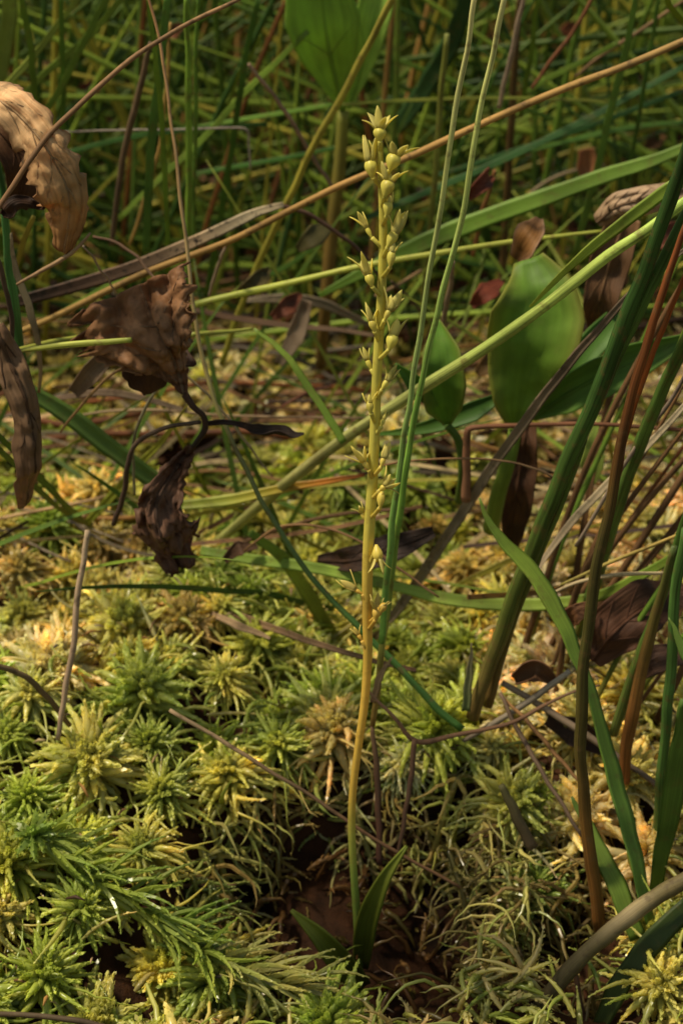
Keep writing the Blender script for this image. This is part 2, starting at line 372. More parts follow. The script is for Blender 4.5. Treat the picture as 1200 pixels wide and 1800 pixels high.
H = [
 (250, 1215, 118, 'star', 'green', 'large bright green moss star with dark centre, left of the thin diagonal twig'),
 (155, 1340, 125, 'dense', 'yg', 'largest moss head, yellow green, just below the pale leaning stalk'),
 (218, 1095, 105, 'blunt', 'yg', 'yellow green moss head with pale stubby tips right of the pale leaning stalk'),
 (572, 1225, 82, 'dense', 'green', 'round green moss head with beaded centre just left of the orchid stem'),
 (492, 1305, 72, 'star', 'green', 'green moss star hanging over the pit edge below the round green head'),
 (285, 1392, 75, 'dense', 'green', 'small green moss head with yellow buds right of the largest moss head'),
 (250, 1490, 80, 'star', 'yg', 'yellow green moss star on the left rim of the dark pit'),
 (78, 1715, 95, 'star', 'green', 'light green moss star in the bottom left corner'),
 (0, 1610, 70, 'blunt', 'gold', 'golden yellow moss head cut by the left edge near the bottom'),
 (940, 1560, 78, 'dense', 'deep', 'round fresh green moss head in the shade right of the pit'),
 (1160, 1730, 90, 'blunt', 'yg', 'bright yellow green moss head in the bottom right corner'),
 (865, 1312, 52, 'blunt', 'pale', 'pale moss tuft on a tall shaggy stem right of the kinked brown stem'),
 (455, 1130, 80, 'star', 'green', 'flat green moss star below the light green grass blade'),
 (395, 1190, 62, 'star', 'yg', 'small yellow green moss star between two larger green heads'),
 (185, 955, 62, 'blunt', 'brown', 'olive brown moss head at the top of the pale leaning stalk'),
 (35, 1000, 62, 'blunt', 'orange', 'orange brown moss head at the left edge'),
 (85, 920, 62, 'star', 'deep', 'dark green moss star under the two crossing dark blades at left'),
 (815, 1000, 62, 'blunt', 'gold', 'golden green moss bush behind the grey dry blade'),
 (335, 1040, 50, 'star', 'green', 'small vivid green moss star under the lower shrivelled dark leaf'),
 (110, 1130, 66, 'blunt', 'gold', 'golden moss head left of the pale leaning stalk'),
 (55, 1220, 70, 'blunt', 'yg', 'yellowish moss head above the short curved brown stem at left'),
 (50, 1400, 72, 'dense', 'green', 'green moss head at the left edge beside the largest moss head'),
 (710, 1340, 60, 'star', 'pale', 'pale moss star beneath the kink of the brown stem'),
 (800, 1190, 55, 'star', 'yg', 'yellow green moss star beside the base of the dark reeds'),
 (770, 1085, 50, 'blunt', 'yg', 'pale green moss head right of the twin grass blades'),
 (960, 1400, 46, 'star', 'green', 'small green moss star behind the pit, left of the brown reed'),
 (460, 820, 52, 'star', 'yg', 'fresh yellow green moss star above the yellow lying blade'),
 (345, 830, 46, 'blunt', 'green', 'green moss tuft beside the lower shrivelled dark leaf'),
 (15, 1290, 64, 'star', 'green', 'green moss star at the left edge below the curved brown stem'),
]
for h in H: hero(*h)

# carpet: individual heads near and middle, small far ones joined
def zone(px, py, r):
    q = r.random()
    if py < 655: return 'cream' if q < .55 else ('gold' if q < .8 else 'brown')
    if py < 780:
        if px < 260: return ('green', 'yg', 'gold', 'brown')[int(q*4)]
        return 'cream' if q < .62 else ('gold' if q < .86 else 'yg')
    if px > 830 and py < 1500: return 'cream' if q < .5 else ('gold' if q < .78 else ('orange' if q < .82 else 'yg'))
    if py < 950: return 'green' if q < .45 else ('yg' if q < .85 else 'gold')
    if px < 330 and py < 1180: return ('gold', 'yg', 'yg', 'gold', 'pale', 'brown')[int(q*6)]
    return 'green' if q < .55 else ('yg' if q < .92 else 'gold')
NAMES = dict(green='small green moss head filling the carpet between larger heads', deep='dark green moss head of the carpet', yg='small yellow green moss head filling the carpet',
             gold='small golden moss head filling the carpet', cream='small cream coloured moss tuft of the pale carpet', orange='small orange brown moss tuft of the carpet',
             pale='small pale straw coloured moss head of the carpet', brown='small olive brown moss tuft of the carpet')
LM = [(250, 1215, 'the large bright green moss star'), (155, 1340, 'the largest moss head'), (130, 1060, 'the pale leaning stalk'), (572, 1225, 'the round green moss head by the orchid'),
      (300, 940, 'the dangling dark leaf'), (50, 840, 'the rolled strap leaf'), (230, 620, 'the fan shaped dead leaf'), (480, 760, 'the black twisted scrap'), (940, 620, 'the large oval leaf'), (785, 720, 'the small shiny leaf'),
      (655, 780, 'the middle of the orchid spike'), (646, 1040, 'the lower orchid flowers'), (705, 900, 'the twin rushes'), (850, 1190, 'the dark reed base'), (1090, 1100, 'the dark leaf heap'), (1020, 1330, 'the reddish reed'),
      (1100, 1440, 'the twisting light blade'), (1040, 1300, 'the grey brown stick'), (731, 1303, 'the kink of the brown stem'), (1110, 1610, 'the ringed cane'), (1160, 1730, 'the bright corner moss head'), (940, 1560, 'the round fresh green moss head'),
      (78, 1715, 'the bottom left moss star'), (0, 1610, 'the golden edge moss head'), (60, 1205, 'the short curved brown stem'), (230, 1600, 'the lying moss shoot'), (630, 1640, 'the orchid leaves'), (480, 1360, 'the thin straight twig'),
      (560, 1000, 'the long light green blade'), (470, 865, 'the yellow lying blade'), (200, 790, 'the broad lying blade'), (815, 1000, 'the golden moss bush'), (35, 1000, 'the orange brown moss head'), (565, 640, 'the tall brown leaf stalk'), (865, 1312, 'the pale moss tuft on its tall stem'), (1150, 880, 'the right edge reeds')]
RANK = ['', 'second ', 'third ', 'fourth ', 'fifth ', 'sixth ', 'seventh ', 'eighth ', 'ninth ', 'tenth ', 'eleventh ', 'twelfth ']
PEND = []
def place_label(o, px, py, what):
    L = min(LM, key=lambda q: (q[0]-px)**2+(q[1]-py)**2); dx, dy = px-L[0], py-L[1]
    rel = ('right of' if dx > 0 else 'left of') if abs(dx) > abs(dy) else ('below' if dy > 0 else 'above')
    PEND.append((what, rel, L[2], math.hypot(dx, dy), o))
def settle_labels():
    d = {}
    for what, rel, nm, dist, o in PEND: d.setdefault((what, rel, nm), []).append((dist, o))
    for (what, rel, nm), lst in d.items():
        lst.sort(key=lambda q: q[0])
        for i, (_, o) in enumerate(lst):
            o['label'] = '%s %s %s' % (what, rel, nm) if len(lst) == 1 else '%snearest %s %s %s' % (RANK[min(i, 17)], what, rel, nm)
cand = []
r = random.Random(5)
y = -4.2
while y < 21:
    sp = .62 if y > 5 else .86
    half = 5.0+.19*(y+5)+.8
    x = -half+r.uniform(0, sp)
    while x < half:
        X, Y_ = x+r.uniform(-.25, .25), y+r.uniform(-.25, .25)
        cand.append((X, Y_)); x += sp
    y += sp*.86
low_parts = []; singles = []
for X, Y_ in cand:
    z = float(g(X, Y_)); full = 2.0-.30*max(0, 2.6-Y_)
    if Y_ < 4 and full-z > .5: continue                         # inside the pit
    if Y_ < -2.0 and X > -1.6 and X < 2.9: continue                # stringy foreground
    if 690 < pix((X, Y_, z))[0] < 1110 and pix((X, Y_, z))[1] > 1440: continue
    if any((P[0]-X)**2+(P[1]-Y_)**2 < (.85*R)**2 for P, R in HERO): continue
    px, py = pix((X, Y_, z))
    if px < -90 or px > 1290: continue
    if Y_ > 18 and r.random() < (Y_-18)/3.5: continue
    singles.append((X, Y_, z, px, py, zone(px, py, r)))
singles.sort(key=lambda s: s[1])
cnt = 0
for X, Y_, z, px, py, pal in singles:
    s = (r.uniform(.5, 1.05) if Y_ > 5 else r.uniform(.75, 1.6))
    kind = 'blunt' if pal in ('cream', 'gold', 'orange', 'brown', 'pale') else r.choice(['star', 'star', 'dense'])
    colr = jitter(PAL[pal], .18)
    if cnt < 265:
        o = bpy.data.objects.new('moss_tuft', r.choice(VAR[kind])); COL.objects.link(o); o.scale = (s, s, s)
        o.location = Vector((X*CM, Y_*CM, (z-.05+r.uniform(-.3, .3))*CM))
        o.rotation_mode = 'ZYX'; o.rotation_euler = (math.radians(r.uniform(5, 42)), math.radians(r.uniform(-25, 25)), r.uniform(0, 6.28)); o.color = colr
        tag(o, NAMES[pal], 'moss', {'green': 'small green moss heads', 'yg': 'small yellow green moss heads', 'gold': 'small golden moss heads', 'cream': 'small cream moss tufts', 'orange': 'small orange moss tufts', 'pale': 'small pale moss heads', 'brown': 'small olive brown moss tufts', 'deep': 'dark green moss heads'}[pal])
        place_label(o, px, py, {'green': 'small green moss tuft', 'deep': 'dark green moss tuft', 'yg': 'small yellowish moss tuft', 'gold': 'small golden moss tuft', 'cream': 'small cream moss tuft', 'orange': 'small orange moss tuft', 'pale': 'small pale moss tuft', 'brown': 'small olive moss tuft'}[pal])
        cnt += 1
    else:
        v, f, c = r.choice(LOW); v = rot(v*s*1.05, r.uniform(-.4, .4), r.uniform(-.4, .4), r.uniform(0, 6.28))+np.array([X, Y_, z])
        low_parts.append((v, f, c*np.array(colr[:3])))
Vv, Ff, Cc = join(low_parts)
o = mk('moss_carpet', Vv, Ff, M_moss, col=Cc, smooth=False); o.color = (1, 1, 1, 1)
tag(o, 'cream and golden moss carpet fading into the grass behind', 'moss', kind='stuff')

# shaggy stems lining the pit, with thin curling branches
def shaggy(seed, L=2.6):
    r = random.Random(seed); parts = []
    S = crom(np.array([[0, 0, 0], [r.uniform(-.1, .1), r.uniform(-.1, .1), -L*.35], [r.uniform(-.25, .25), r.uniform(-.2, .2), -L*.7], [r.uniform(-.4, .4), r.uniform(-.3, .3), -L]]), 18)
    v, f, st, k = sweep(S, np.full(18, .10), 'fine', ref=np.array([0, -1., .1])); parts.append((v, f, np.array([.8, .75, .6])))
    out = [('stem', parts)]
    br = []
    for q in range(36):
        t = q/35; P = S[int(t*17)]
        az = q*2.4+r.uniform(-.4, .4)
        if r.random() < .55:
            v, f = string(r, r.uniform(.6, 1.2), r.uniform(.018, .034), r.uniform(.8, 2.4), r.uniform(-1.6, 1.6)); c = np.array([1., 1., 1.])
        else:
            v, f, c = branch(r, r.uniform(.4, .9), .02, r.uniform(.4, 2.0), r.uniform(-1.2, 1.2), 20, .07, pale=.5, dark=.9)
        v = rot(v, r.uniform(-1, 1), math.radians(r.uniform(-35, 45)), az)+P
        b = r.uniform(.7, 1.2)*(1-.15*t); br.append((v, f, c*np.array([b, b*r.uniform(.88, 1.03), b*.9])))
    out.append(('branches', br))
    return out
SH = []
for i in range(6):
    parts = {}
    for nm, pl in shaggy(300+i):
        v, f, c = join(pl); parts[nm] = mk(nm, v, f, M_moss, col=c, smooth=(nm == 'stem'), link=False)
    SH.append(parts)
def put_shaggy(P, s, rotz, tilt, colr, label, group):
    root = empty('shaggy_moss', P); root.scale = (s, s, s); root.rotation_euler = (tilt[0], tilt[1], rotz)
    tag(root, label, 'moss', group); px, py = pix(np.asarray(P, float)+np.array([0, 0, -.6])); place_label(root, px, py, 'shaggy moss stem')
    for nm, me in r.choice(SH).items():
        o = bpy.data.objects.new(nm, me); COL.objects.link(o); o.parent = root; o.color = colr
r = random.Random(21)
for ring, n in ((1.00, 42), (.90, 24), (.78, 10)):
    for i in range(n):
        a = 2*math.pi*(i+r.uniform(-.4, .4))/n
        X, Y_ = .25+2.3*ring*math.cos(a), .2+2.1*ring*math.sin(a)
        if math.sin(a) < -.3 or (math.sin(a) < .1 and abs(X-.30) < 1.5): continue
        if (X > .9 and r.random() < .35) or (-1.5 < X < -.1 and r.random() < .55): continue
        z = 2.0-.30*max(0, 2.6-Y_)-{1.00: .1, .90: .25, .78: .7}[ring]+r.uniform(-.2, .2)
        colr = jitter(r.choice([(.70, .65, .28), (.56, .57, .21), (.66, .54, .26), (.42, .31, .13), (.48, .50, .17)]), .2)
        side = 'left' if X < -.9 else ('right' if X > 1.6 else 'back')
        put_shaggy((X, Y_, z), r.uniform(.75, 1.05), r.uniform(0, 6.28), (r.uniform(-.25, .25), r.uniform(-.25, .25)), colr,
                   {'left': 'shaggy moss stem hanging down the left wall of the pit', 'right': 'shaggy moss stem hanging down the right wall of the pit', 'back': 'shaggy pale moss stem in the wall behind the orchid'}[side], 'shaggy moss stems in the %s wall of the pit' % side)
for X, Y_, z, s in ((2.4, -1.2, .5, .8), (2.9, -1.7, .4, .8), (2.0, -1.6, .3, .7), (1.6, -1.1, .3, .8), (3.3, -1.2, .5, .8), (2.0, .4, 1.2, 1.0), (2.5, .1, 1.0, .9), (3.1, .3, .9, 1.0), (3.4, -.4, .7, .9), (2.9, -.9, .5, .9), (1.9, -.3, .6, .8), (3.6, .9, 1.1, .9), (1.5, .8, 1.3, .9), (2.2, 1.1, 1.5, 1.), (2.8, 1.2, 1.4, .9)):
    put_shaggy((X, Y_, z), s, r.uniform(0, 6.28), (r.uniform(-.4, .4), r.uniform(-.4, .4)), jitter((.36, .29, .12), .25),  # darker than the other stems, shade put into the colour
               'shaggy moss stem coloured dark brown for the shade right of the pit', 'shaggy moss stems in the shade right of the pit')
# the tall tuft right of the kinked stem
put_shaggy(hit(865, 1312, .15)+np.array([0, 0, -.05]), 1.15, 0, (0, 0), (.50, .45, .18, 1), 'tall shaggy moss stem under the pale tuft at the pit edge', 'shaggy moss stems in the right wall of the pit')

# stringy tangle in front and at the bottom of the pit
parts = []
for i in range(460):
    if i < 340:
        X, Y_ = r.uniform(-2.4, 2.6), r.uniform(-4.0, -1.7); z = float(g(X, Y_))+r.uniform(-.15, .12)
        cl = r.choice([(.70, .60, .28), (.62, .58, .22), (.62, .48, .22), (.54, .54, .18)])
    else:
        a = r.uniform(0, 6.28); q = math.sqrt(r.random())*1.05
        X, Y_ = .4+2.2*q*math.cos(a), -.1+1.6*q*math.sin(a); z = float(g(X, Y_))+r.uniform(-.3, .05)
        cl = r.choice([(.28, .18, .07), (.24, .18, .06), (.30, .17, .07), (.18, .09, .035)])  # strands inside the pit coloured darker to imitate its shade
    L = r.uniform(.5, 1.4)
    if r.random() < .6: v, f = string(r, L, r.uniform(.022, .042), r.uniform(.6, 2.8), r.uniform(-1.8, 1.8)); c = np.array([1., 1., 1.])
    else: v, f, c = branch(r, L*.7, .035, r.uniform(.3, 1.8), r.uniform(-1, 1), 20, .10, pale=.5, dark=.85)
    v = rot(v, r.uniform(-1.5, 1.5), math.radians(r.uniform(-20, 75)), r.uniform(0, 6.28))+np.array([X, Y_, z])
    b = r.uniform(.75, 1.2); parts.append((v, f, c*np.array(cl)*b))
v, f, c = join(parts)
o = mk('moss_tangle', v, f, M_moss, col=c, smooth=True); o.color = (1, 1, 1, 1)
tag(o, 'pale stringy tangle of moss branches across the bottom', 'moss', kind='stuff')

# the long green shoot lying from the left towards the pit
def lying_shoot():
    S = crom([at(70, 1475, -.5), at(130, 1530, -.7), at(210, 1585, -.9), at(300, 1650, -1.1), at(400, 1705, -1.35), at(520, 1745, -1.6)], 40)
    root = empty('moss_shoot', S[0]); tag(root, 'long bright green feathery moss shoot lying towards the pit', 'moss')
    rr = random.Random(4); T = tangents(S)
    v, f, st, k = sweep(S, np.linspace(.16, .10, 40), 'tube'); o = mk('stem', v, f, M_moss, col=np.tile([.9, .95, .8], (len(v), 1)), parent=root, origin=S[0]); o.color = (.40, .46, .10, 1)
    for q in range(130):
        i = min(39, int(q/130*40)); P = S[i]; t = q/130
        v, f, c = branch(rr, rr.uniform(.6, 1.2), .03, rr.uniform(.2, 1.2), rr.uniform(-.6, .6), 24, .085, pale=.5, dark=.85, spread=(.12, .35))
        d = unit(T[i]); az0 = math.atan2(d[1], d[0])
        v = rot(v, rr.uniform(-1, 1), math.radians(rr.uniform(-10, 60)), az0+rr.choice([-1, 1])*rr.uniform(.0, .75))+P+np.array([0, 0, .05])
        o = mk('branch', v, f, M_moss, col=c, parent=root, origin=S[0], smooth=False); o.color = jitter((.40, .48, .10) if t < .7 else (.58, .55, .2), .12)
    for q in range(26):
        v, f, c = branch(rr, rr.uniform(.25, .5), .06, .5, rr.uniform(-.5, .5), 18, .1, pale=1.2, dark=.8)
        v = rot(v, 0, math.radians(rr.uniform(-20, 70)), rr.uniform(0, 6.28))+S[0]+np.array([-.05, 0, .05])
        o = mk('branch', v, f, M_moss, col=c, parent=root, origin=S[0], smooth=False); o.color = jitter((.34, .42, .09), .1)
lying_shoot()

# ---------------------------------------------------------------- the bog orchid
C_y = np.array([.72, .63, .11]); C_g = np.array([.22, .29, .05]); C_o = np.array([.76, .50, .085]); C_s = np.array([.86, .78, .26])
def orchid():
    pts = [(634, 1700), (628, 1620), (622, 1540), (618, 1460), (620, 1390), (630, 1310), (641, 1230), (646, 1150), (645, 1060), (647, 960), (653, 870), (658, 770), (662, 660), (669, 540), (673, 430), (671, 340), (668, 290), (668, 250)]
    Sp = [at(x, y, -.05) for x, y in pts]; base = Sp[0]
    root = empty('bog_orchid', base); tag(root, 'slender yellow green bog orchid spike with small flowers, standing in the pit', 'orchid')
    S = crom(Sp, 90); W = interp([20, 16, 14, 14, 14, 14, 15, 16, 18, 19, 19, 18, 17, 16, 15, 13, 11, 9], 90)
    v, f, st, k = sweep(S, W*cmpp(S[40]), 'tube')
    cc = interp([C_g*.8, C_g, C_g*1.15, (C_g*.4+C_y*.6), C_o*.9, C_o, C_o*1.08, C_o*1.05, C_o*.97, (C_o+C_y)/2, C_y, C_y, C_y*.98, C_y*.95, C_y*.95, C_y, C_y, C_y], 90)
    mk('stem', v, f, M_orch, col=np.repeat(cc, k, 0), st=st, parent=root, origin=base)
    stem_px = np.array(pts, float)
    def stem_x(y):
        return float(np.interp(y, stem_px[::-1, 1], stem_px[::-1, 0]))
    K = cmpp(S[50])
    def petal(b, D, Nn, l, wd, curl, colr, par, nm='sepal'):
        D = unit(D); Nn = unit(Nn-D*(Nn@D)); Q = np.cross(D, Nn); n = 6; vv = []; ff = []
        for i in range(n):
            s = i/(n-1); hw = wd*.5*(math.sin(math.pi*min(.995, s*.78+.22))**.8)
            c = b+D*l*s+Nn*curl*l*s*s
            vv += [c-Q*hw+Nn*hw*.25, c, c+Q*hw+Nn*hw*.25, c+Q*hw+Nn*(hw*.25-.008), c-Nn*.009, c-Q*hw+Nn*(hw*.25-.008)]
        for i in range(n-1):
            for j in range(6): ff.append((i*6+j, i*6+(j+1) % 6, (i+1)*6+(j+1) % 6, (i+1)*6+j))
        ff += [tuple(range(5, -1, -1)), tuple((n-1)*6+j for j in range(6))]
        cl = np.repeat(interp([colr*.85, colr, colr*1.08], n), 6, 0)
        return mk(nm, vv, ff, M_sepal, col=cl, st=np.zeros((len(vv), 3)), parent=par, origin=base)
    rr = random.Random(8)
    def flower(cx, cy, cw, ch, ax, ay, sl, ns, depth, spread=.5, col=None, cap=True, pale=1.0):
        col = C_y if col is None else col
        A = unit(RT*ax-UP*ay); B = unit(np.cross(A, FW)); fr = -FW
        C0 = at(cx, cy, depth); Lh = ch*K*.47; Rw = cw*K*.45
        sy = cy+ch*.5*abs(ay)+16; Ps = at(stem_x(sy), sy, -.05)
        cb = C0-A*Lh; ct = C0+A*Lh
        fl = bpy.data.objects.new('flower', None); COL.objects.link(fl); fl.parent = root
        pv, pf, pst, kk = sweep(crom([Ps, (Ps+cb)/2+unit(B)*.0-fr*-.02, cb+A*Lh*.15], 8), np.linspace(.055, .06, 8), 'fine')
        mk('pedicel', pv, pf, M_orch, col=np.tile(col*.95, (len(pv), 1)), st=pst, parent=fl, origin=base)
        if cap:
            n, k = 11, 18; vv = []; ff = []; cl = []
            for i in range(n):
                s = i/(n-1); rad = Rw*(math.sin(math.pi*(.05+.86*s**1.25))**.9)
                for j in range(k):
                    a = 2*math.pi*j/k; rib = 1-.20*(math.cos(3*a+.5)**6)*math.sin(math.pi*s)
                    vv.append(cb+A*2*Lh*s+(B*math.cos(a)+fr*math.sin(a))*rad*rib); cl.append(col*(1.0+.12*s)*(1-.22*(math.cos(3*a+.5)**6)))
            for i in range(n-1):
                for j in range(k): ff.append((i*k+j, i*k+(j+1) % k, (i+1)*k+(j+1) % k, (i+1)*k+j))
            ff += [tuple(range(k-1, -1, -1)), tuple((n-1)*k+j for j in range(k))]
            mk('capsule', vv, ff, M_orch, col=np.array(cl), st=np.zeros((len(vv), 3)), parent=fl, origin=base)
        else: ct = C0
        ns += 1
        for q in range(ns):
            a = 2*math.pi*q/ns+rr.uniform(-.3, .3); R = B*math.cos(a)+fr*math.sin(a)
            petal((C0+A*Lh*.62+R*Rw*.62) if cap else ct, A+R*spread*rr.uniform(.2, 1.1), -R, sl*K*rr.uniform(.65, 1.35), sl*K*.40*rr.uniform(.7, 1.3), rr.uniform(-.5, .45), (C_s*.75+col*.25)*pale*rr.uniform(.8, 1.15), fl)
        # bract hugging the stem beneath
        bd = unit(RT*ax*.6-UP*min(ay, -.6)); petal(Ps+fr*.04, bd, -fr+B*.2, rr.uniform(16, 26)*K, 8*K, .1, col*1.05, fl, 'bract')
    #       cx   cy   cw  ch   ax    ay    sl  n  depth
    FL = [(667, 236, 25, 27, .0, -1., 34, 5, -.08, .55), (652, 296, 25, 36, -.15, -1., 34, 4, -.12, .35), (690, 284, 29, 34, .35, -1., 32, 5, -.14, .7), (680, 330, 27, 34, .3, -1., 28, 5, -.30, .8),
          (681, 366, 19, 30, .15, -1., 14, 3, -.28, .4), (648, 408, 10, 26, -.5, -1., 24, 3, -.02, .3), (688, 420, 21, 36, .5, -1., 32, 4, -.16, .3), (687, 455, 17, 34, .12, -1., 18, 3, -.24, .35),
          (650, 492, 19, 28, -.3, -1., 36, 3, -.14, .4), (680, 553, 12, 26, .5, -1., 36, 5, -.18, .5), (655, 572, 16, 25, -.25, -1., 26, 3, -.16, .6), (688, 600, 24, 34, .3, -1., 32, 3, -.18, .25),
          (648, 640, 11, 24, -.4, -1., 22, 3, .0, .4), (676, 676, 12, 24, .6, -1., 26, 3, -.12, .35), (650, 716, 15, 24, -.15, -1., 20, 3, -.22, .7), (672, 742, 10, 18, .3, -1., 12, 3, -.1, .5),
          (672, 812, 11, 22, .3, -1., 28, 3, -.2, .35), (643, 818, 12, 22, -.5, -.9, 30, 4, -.14, .9), (672, 858, 13, 14, .6, -.5, 26, 6, -.2, 1.0), (669, 879, 17, 32, .1, -1., 8, 2, -.26, .4),
          (640, 908, 12, 24, -.5, -1., 20, 3, .0, .4), (663, 972, 22, 32, .1, .9, 22, 4, -.2, .4), (630, 1040, 9, 20, -.8, -.5, 32, 3, -.06, .9), (661, 1079, 18, 26, .15, -1., 22, 4, -.2, 1.1), (672, 1069, 17, 22, .5, -1., 9, 2, -.18, .4), (632, 1120, 9, 18, -.6, -1., 14, 3, -.05, .4)]
    for i, q in enumerate(FL):
        cc = C_y if q[1] < 780 else (C_y*.6+C_o*.4 if q[1] < 1000 else C_o)
        flower(*q, col=cc, pale=1.0 if q[1] < 900 else .9)
    # two leaves at the base
    def basal(p, wd, curl):
        Sb = crom([at(*q) for q in p], 18); v, f, st = leaf_grid(Sb, np.array(wd)*K, np.array(wd)*K, .9, 0, seed=2, nu=8)
        mk('leaf', v, f, M_leaf, col=np.repeat(interp([C_g*.3, C_g*.38, C_g*.42, C_g*.5], 18), 9, 0), st=st, parent=root, origin=base, ).modifiers.new('s', 'SOLIDIFY').thickness = .0003
    basal([(634, 1700, -.1), (645, 1620, -.2), (675, 1545, -.3), (714, 1488, -.25)], [14, 21, 19, 10, 1], .2)
    basal([(640, 1735, -.35), (605, 1700, -.6), (560, 1645, -.7), (512, 1600, -.6)], [14, 24, 24, 14, 1], .2)
def leaf_grid(S, wl, wr, cup, crumple, seed=0, nu=16, roll=0., freq=1.2, wave=0., twist=0., serr=0., pleat=0., fine=0.):
    n = len(S); T = tangents(S); WL, WR = interp(wl, n), interp(wr, n); V = []; st = []
    Ls = np.concatenate([[0], np.cumsum(np.linalg.norm(np.diff(S, axis=0), axis=1))])
    for i in range(n):
        Wd = unit(np.cross(T[i], unit(CAM-S[i]))); Nn = np.cross(Wd, T[i]); a = roll+twist*i/(n-1)
        Wr_ = Wd*math.cos(a)+Nn*math.sin(a); Nr = -Wd*math.sin(a)+Nn*math.cos(a)
        for j in range(nu+1):
            u = -1+2*j/nu; hw = WR[i] if u > 0 else WL[i]
            if serr: hw *= 1+serr*abs(u)**3*(noise.noise(Vector((i*.33, math.copysign(7, u), seed)))+.5*noise.noise(Vector((i*.8, math.copysign(3, u), seed+9))))
            cu = cup[0] if (isinstance(cup, tuple) and u < 0) else (cup[1] if isinstance(cup, tuple) else cup)
            th = cu*abs(u)
            if abs(cu) > 1e-3: dx = math.sin(th)/cu; dn = (1-math.cos(th))/cu
            else: dx, dn = abs(u), 0
            P = S[i]+Wr_*math.copysign(dx, u)*hw+Nr*dn*hw
            if crumple:
                P = P+Nr*crumple*(noise.noise(Vector(P*freq+seed*7.1))+.5*noise.noise(Vector(P*freq*2.7+seed*3.3)))*min(1, i/4)
            if pleat: P = P+Nr*pleat*hw*(abs(math.sin(u*6.5+seed+.5*math.sin(i*.2)))-.5)*min(1, i/6)
            if fine: P = P+Nr*fine*(noise.noise(Vector(P*7+seed))+.6*noise.noise(Vector(P*15+seed)))
            if wave: P = P+Nr*wave*abs(u)**2*math.sin(Ls[i]*4+seed+(2 if u > 0 else 0))
            V.append(P); st.append((u*.5, Ls[i], 0))
    k = nu+1
    F = [(i*k+j, i*k+j+1, (i+1)*k+j+1, (i+1)*k+j) for i in range(n-1) for j in range(nu)]
    return np.array(V), F, np.array(st)
orchid()

# ---------------------------------------------------------------- broad leaves, green and dead
def big_leaf(name, label, cat, spine_pts, wl, wr, cols, mat, cup=.5, crumple=0., seed=0, roll=0., nv=28, nu=16, petiole=None, pw=(8, 8), pcol=None, veins=0, vcol=None, freq=1.2, wave=0., twist=0., thick=.0002, group=None, vw=.05, serr=0., extra=None, edge=None, pleat=0., fine=0.):
    S = crom([at(*p) for p in spine_pts], nv); base = S[0]; K = cmpp(S[nv//2])
    root = empty(name, base); tag(root, label, cat, group)
    V, F, st = leaf_grid(S, np.array(wl)*K, np.array(wr)*K, cup, crumple, seed, nu, roll, freq, wave, twist, serr, pleat, fine)
    c = np.repeat(interp(cols, nv), nu+1, 0)
    if edge is not None:
        u = np.abs(np.tile(np.linspace(-1, 1, nu+1), nv))[:, None]**4
        c = c*(1-u)+np.array(edge)*u
    o = mk('blade', V, F, mat, col=c, st=st, parent=root, origin=base)
    if mat is M_dead and 15 < nu < 30: sb = o.modifiers.new('subdivision', 'SUBSURF'); sb.levels = 1; sb.render_levels = 1
    md = o.modifiers.new('thickness', 'SOLIDIFY'); md.thickness = thick; md.offset = 0
    vcol = np.array(cols[0])*1.25 if vcol is None else np.array(vcol)
    k = nu+1
    if veins:
        mid = V.reshape(nv, k, 3)[:, nu//2]; Tn = tangents(mid)
        off = np.array([unit(CAM-p) for p in mid])*.012
        v, f, s2, _ = sweep(mid+off, np.linspace(vw*1.6, vw*.4, nv), 'fine'); mk('midrib', v, f, mat, col=np.tile(vcol, (len(v), 1)), st=s2, parent=root, origin=base)
        G = V.reshape(nv, k, 3)
        for q in range(veins):
            for sg in (-1, 1):
                i0 = int(nv*(.06+.75*q/veins)); pp = []
                for m_ in range(8):
                    uu = m_/7*.9; i = min(nv-1, int(i0+uu*nv*.30)); j = int(round(nu/2+sg*uu*nu/2)); pp.append(G[i, j]+unit(CAM-G[i, j])*.008)
                v, f, s2, _ = sweep(crom(pp, 12), np.linspace(vw*.7, vw*.25, 12), 'fine'); mk('vein', v, f, mat, col=np.tile(vcol, (len(v), 1)), st=s2, parent=root, origin=base)
    if petiole:
        Sp = crom([at(*p) for p in petiole], 26); v, f, s2, kk = sweep(Sp, interp(pw, 26)*cmpp(Sp[13]), 'tube')
        mk('petiole', v, f, mat, col=np.repeat(interp(pcol, 26), kk, 0), st=s2, parent=root, origin=base)
    return root
gl, gm, gd, gb = (.17, .29, .05), (.08, .17, .03), (.03, .085, .02), (.05, .15, .06)
yg, ol, st_, br, db = (.32, .35, .07), (.21, .20, .06), (.46, .34, .16), (.20, .10, .04), (.06, .03, .016)
rb, gy, oc, tan = (.22, .07, .018), (.22, .17, .11), (.38, .19, .05), (.52, .33, .16)
lime = (.26, .36, .07)

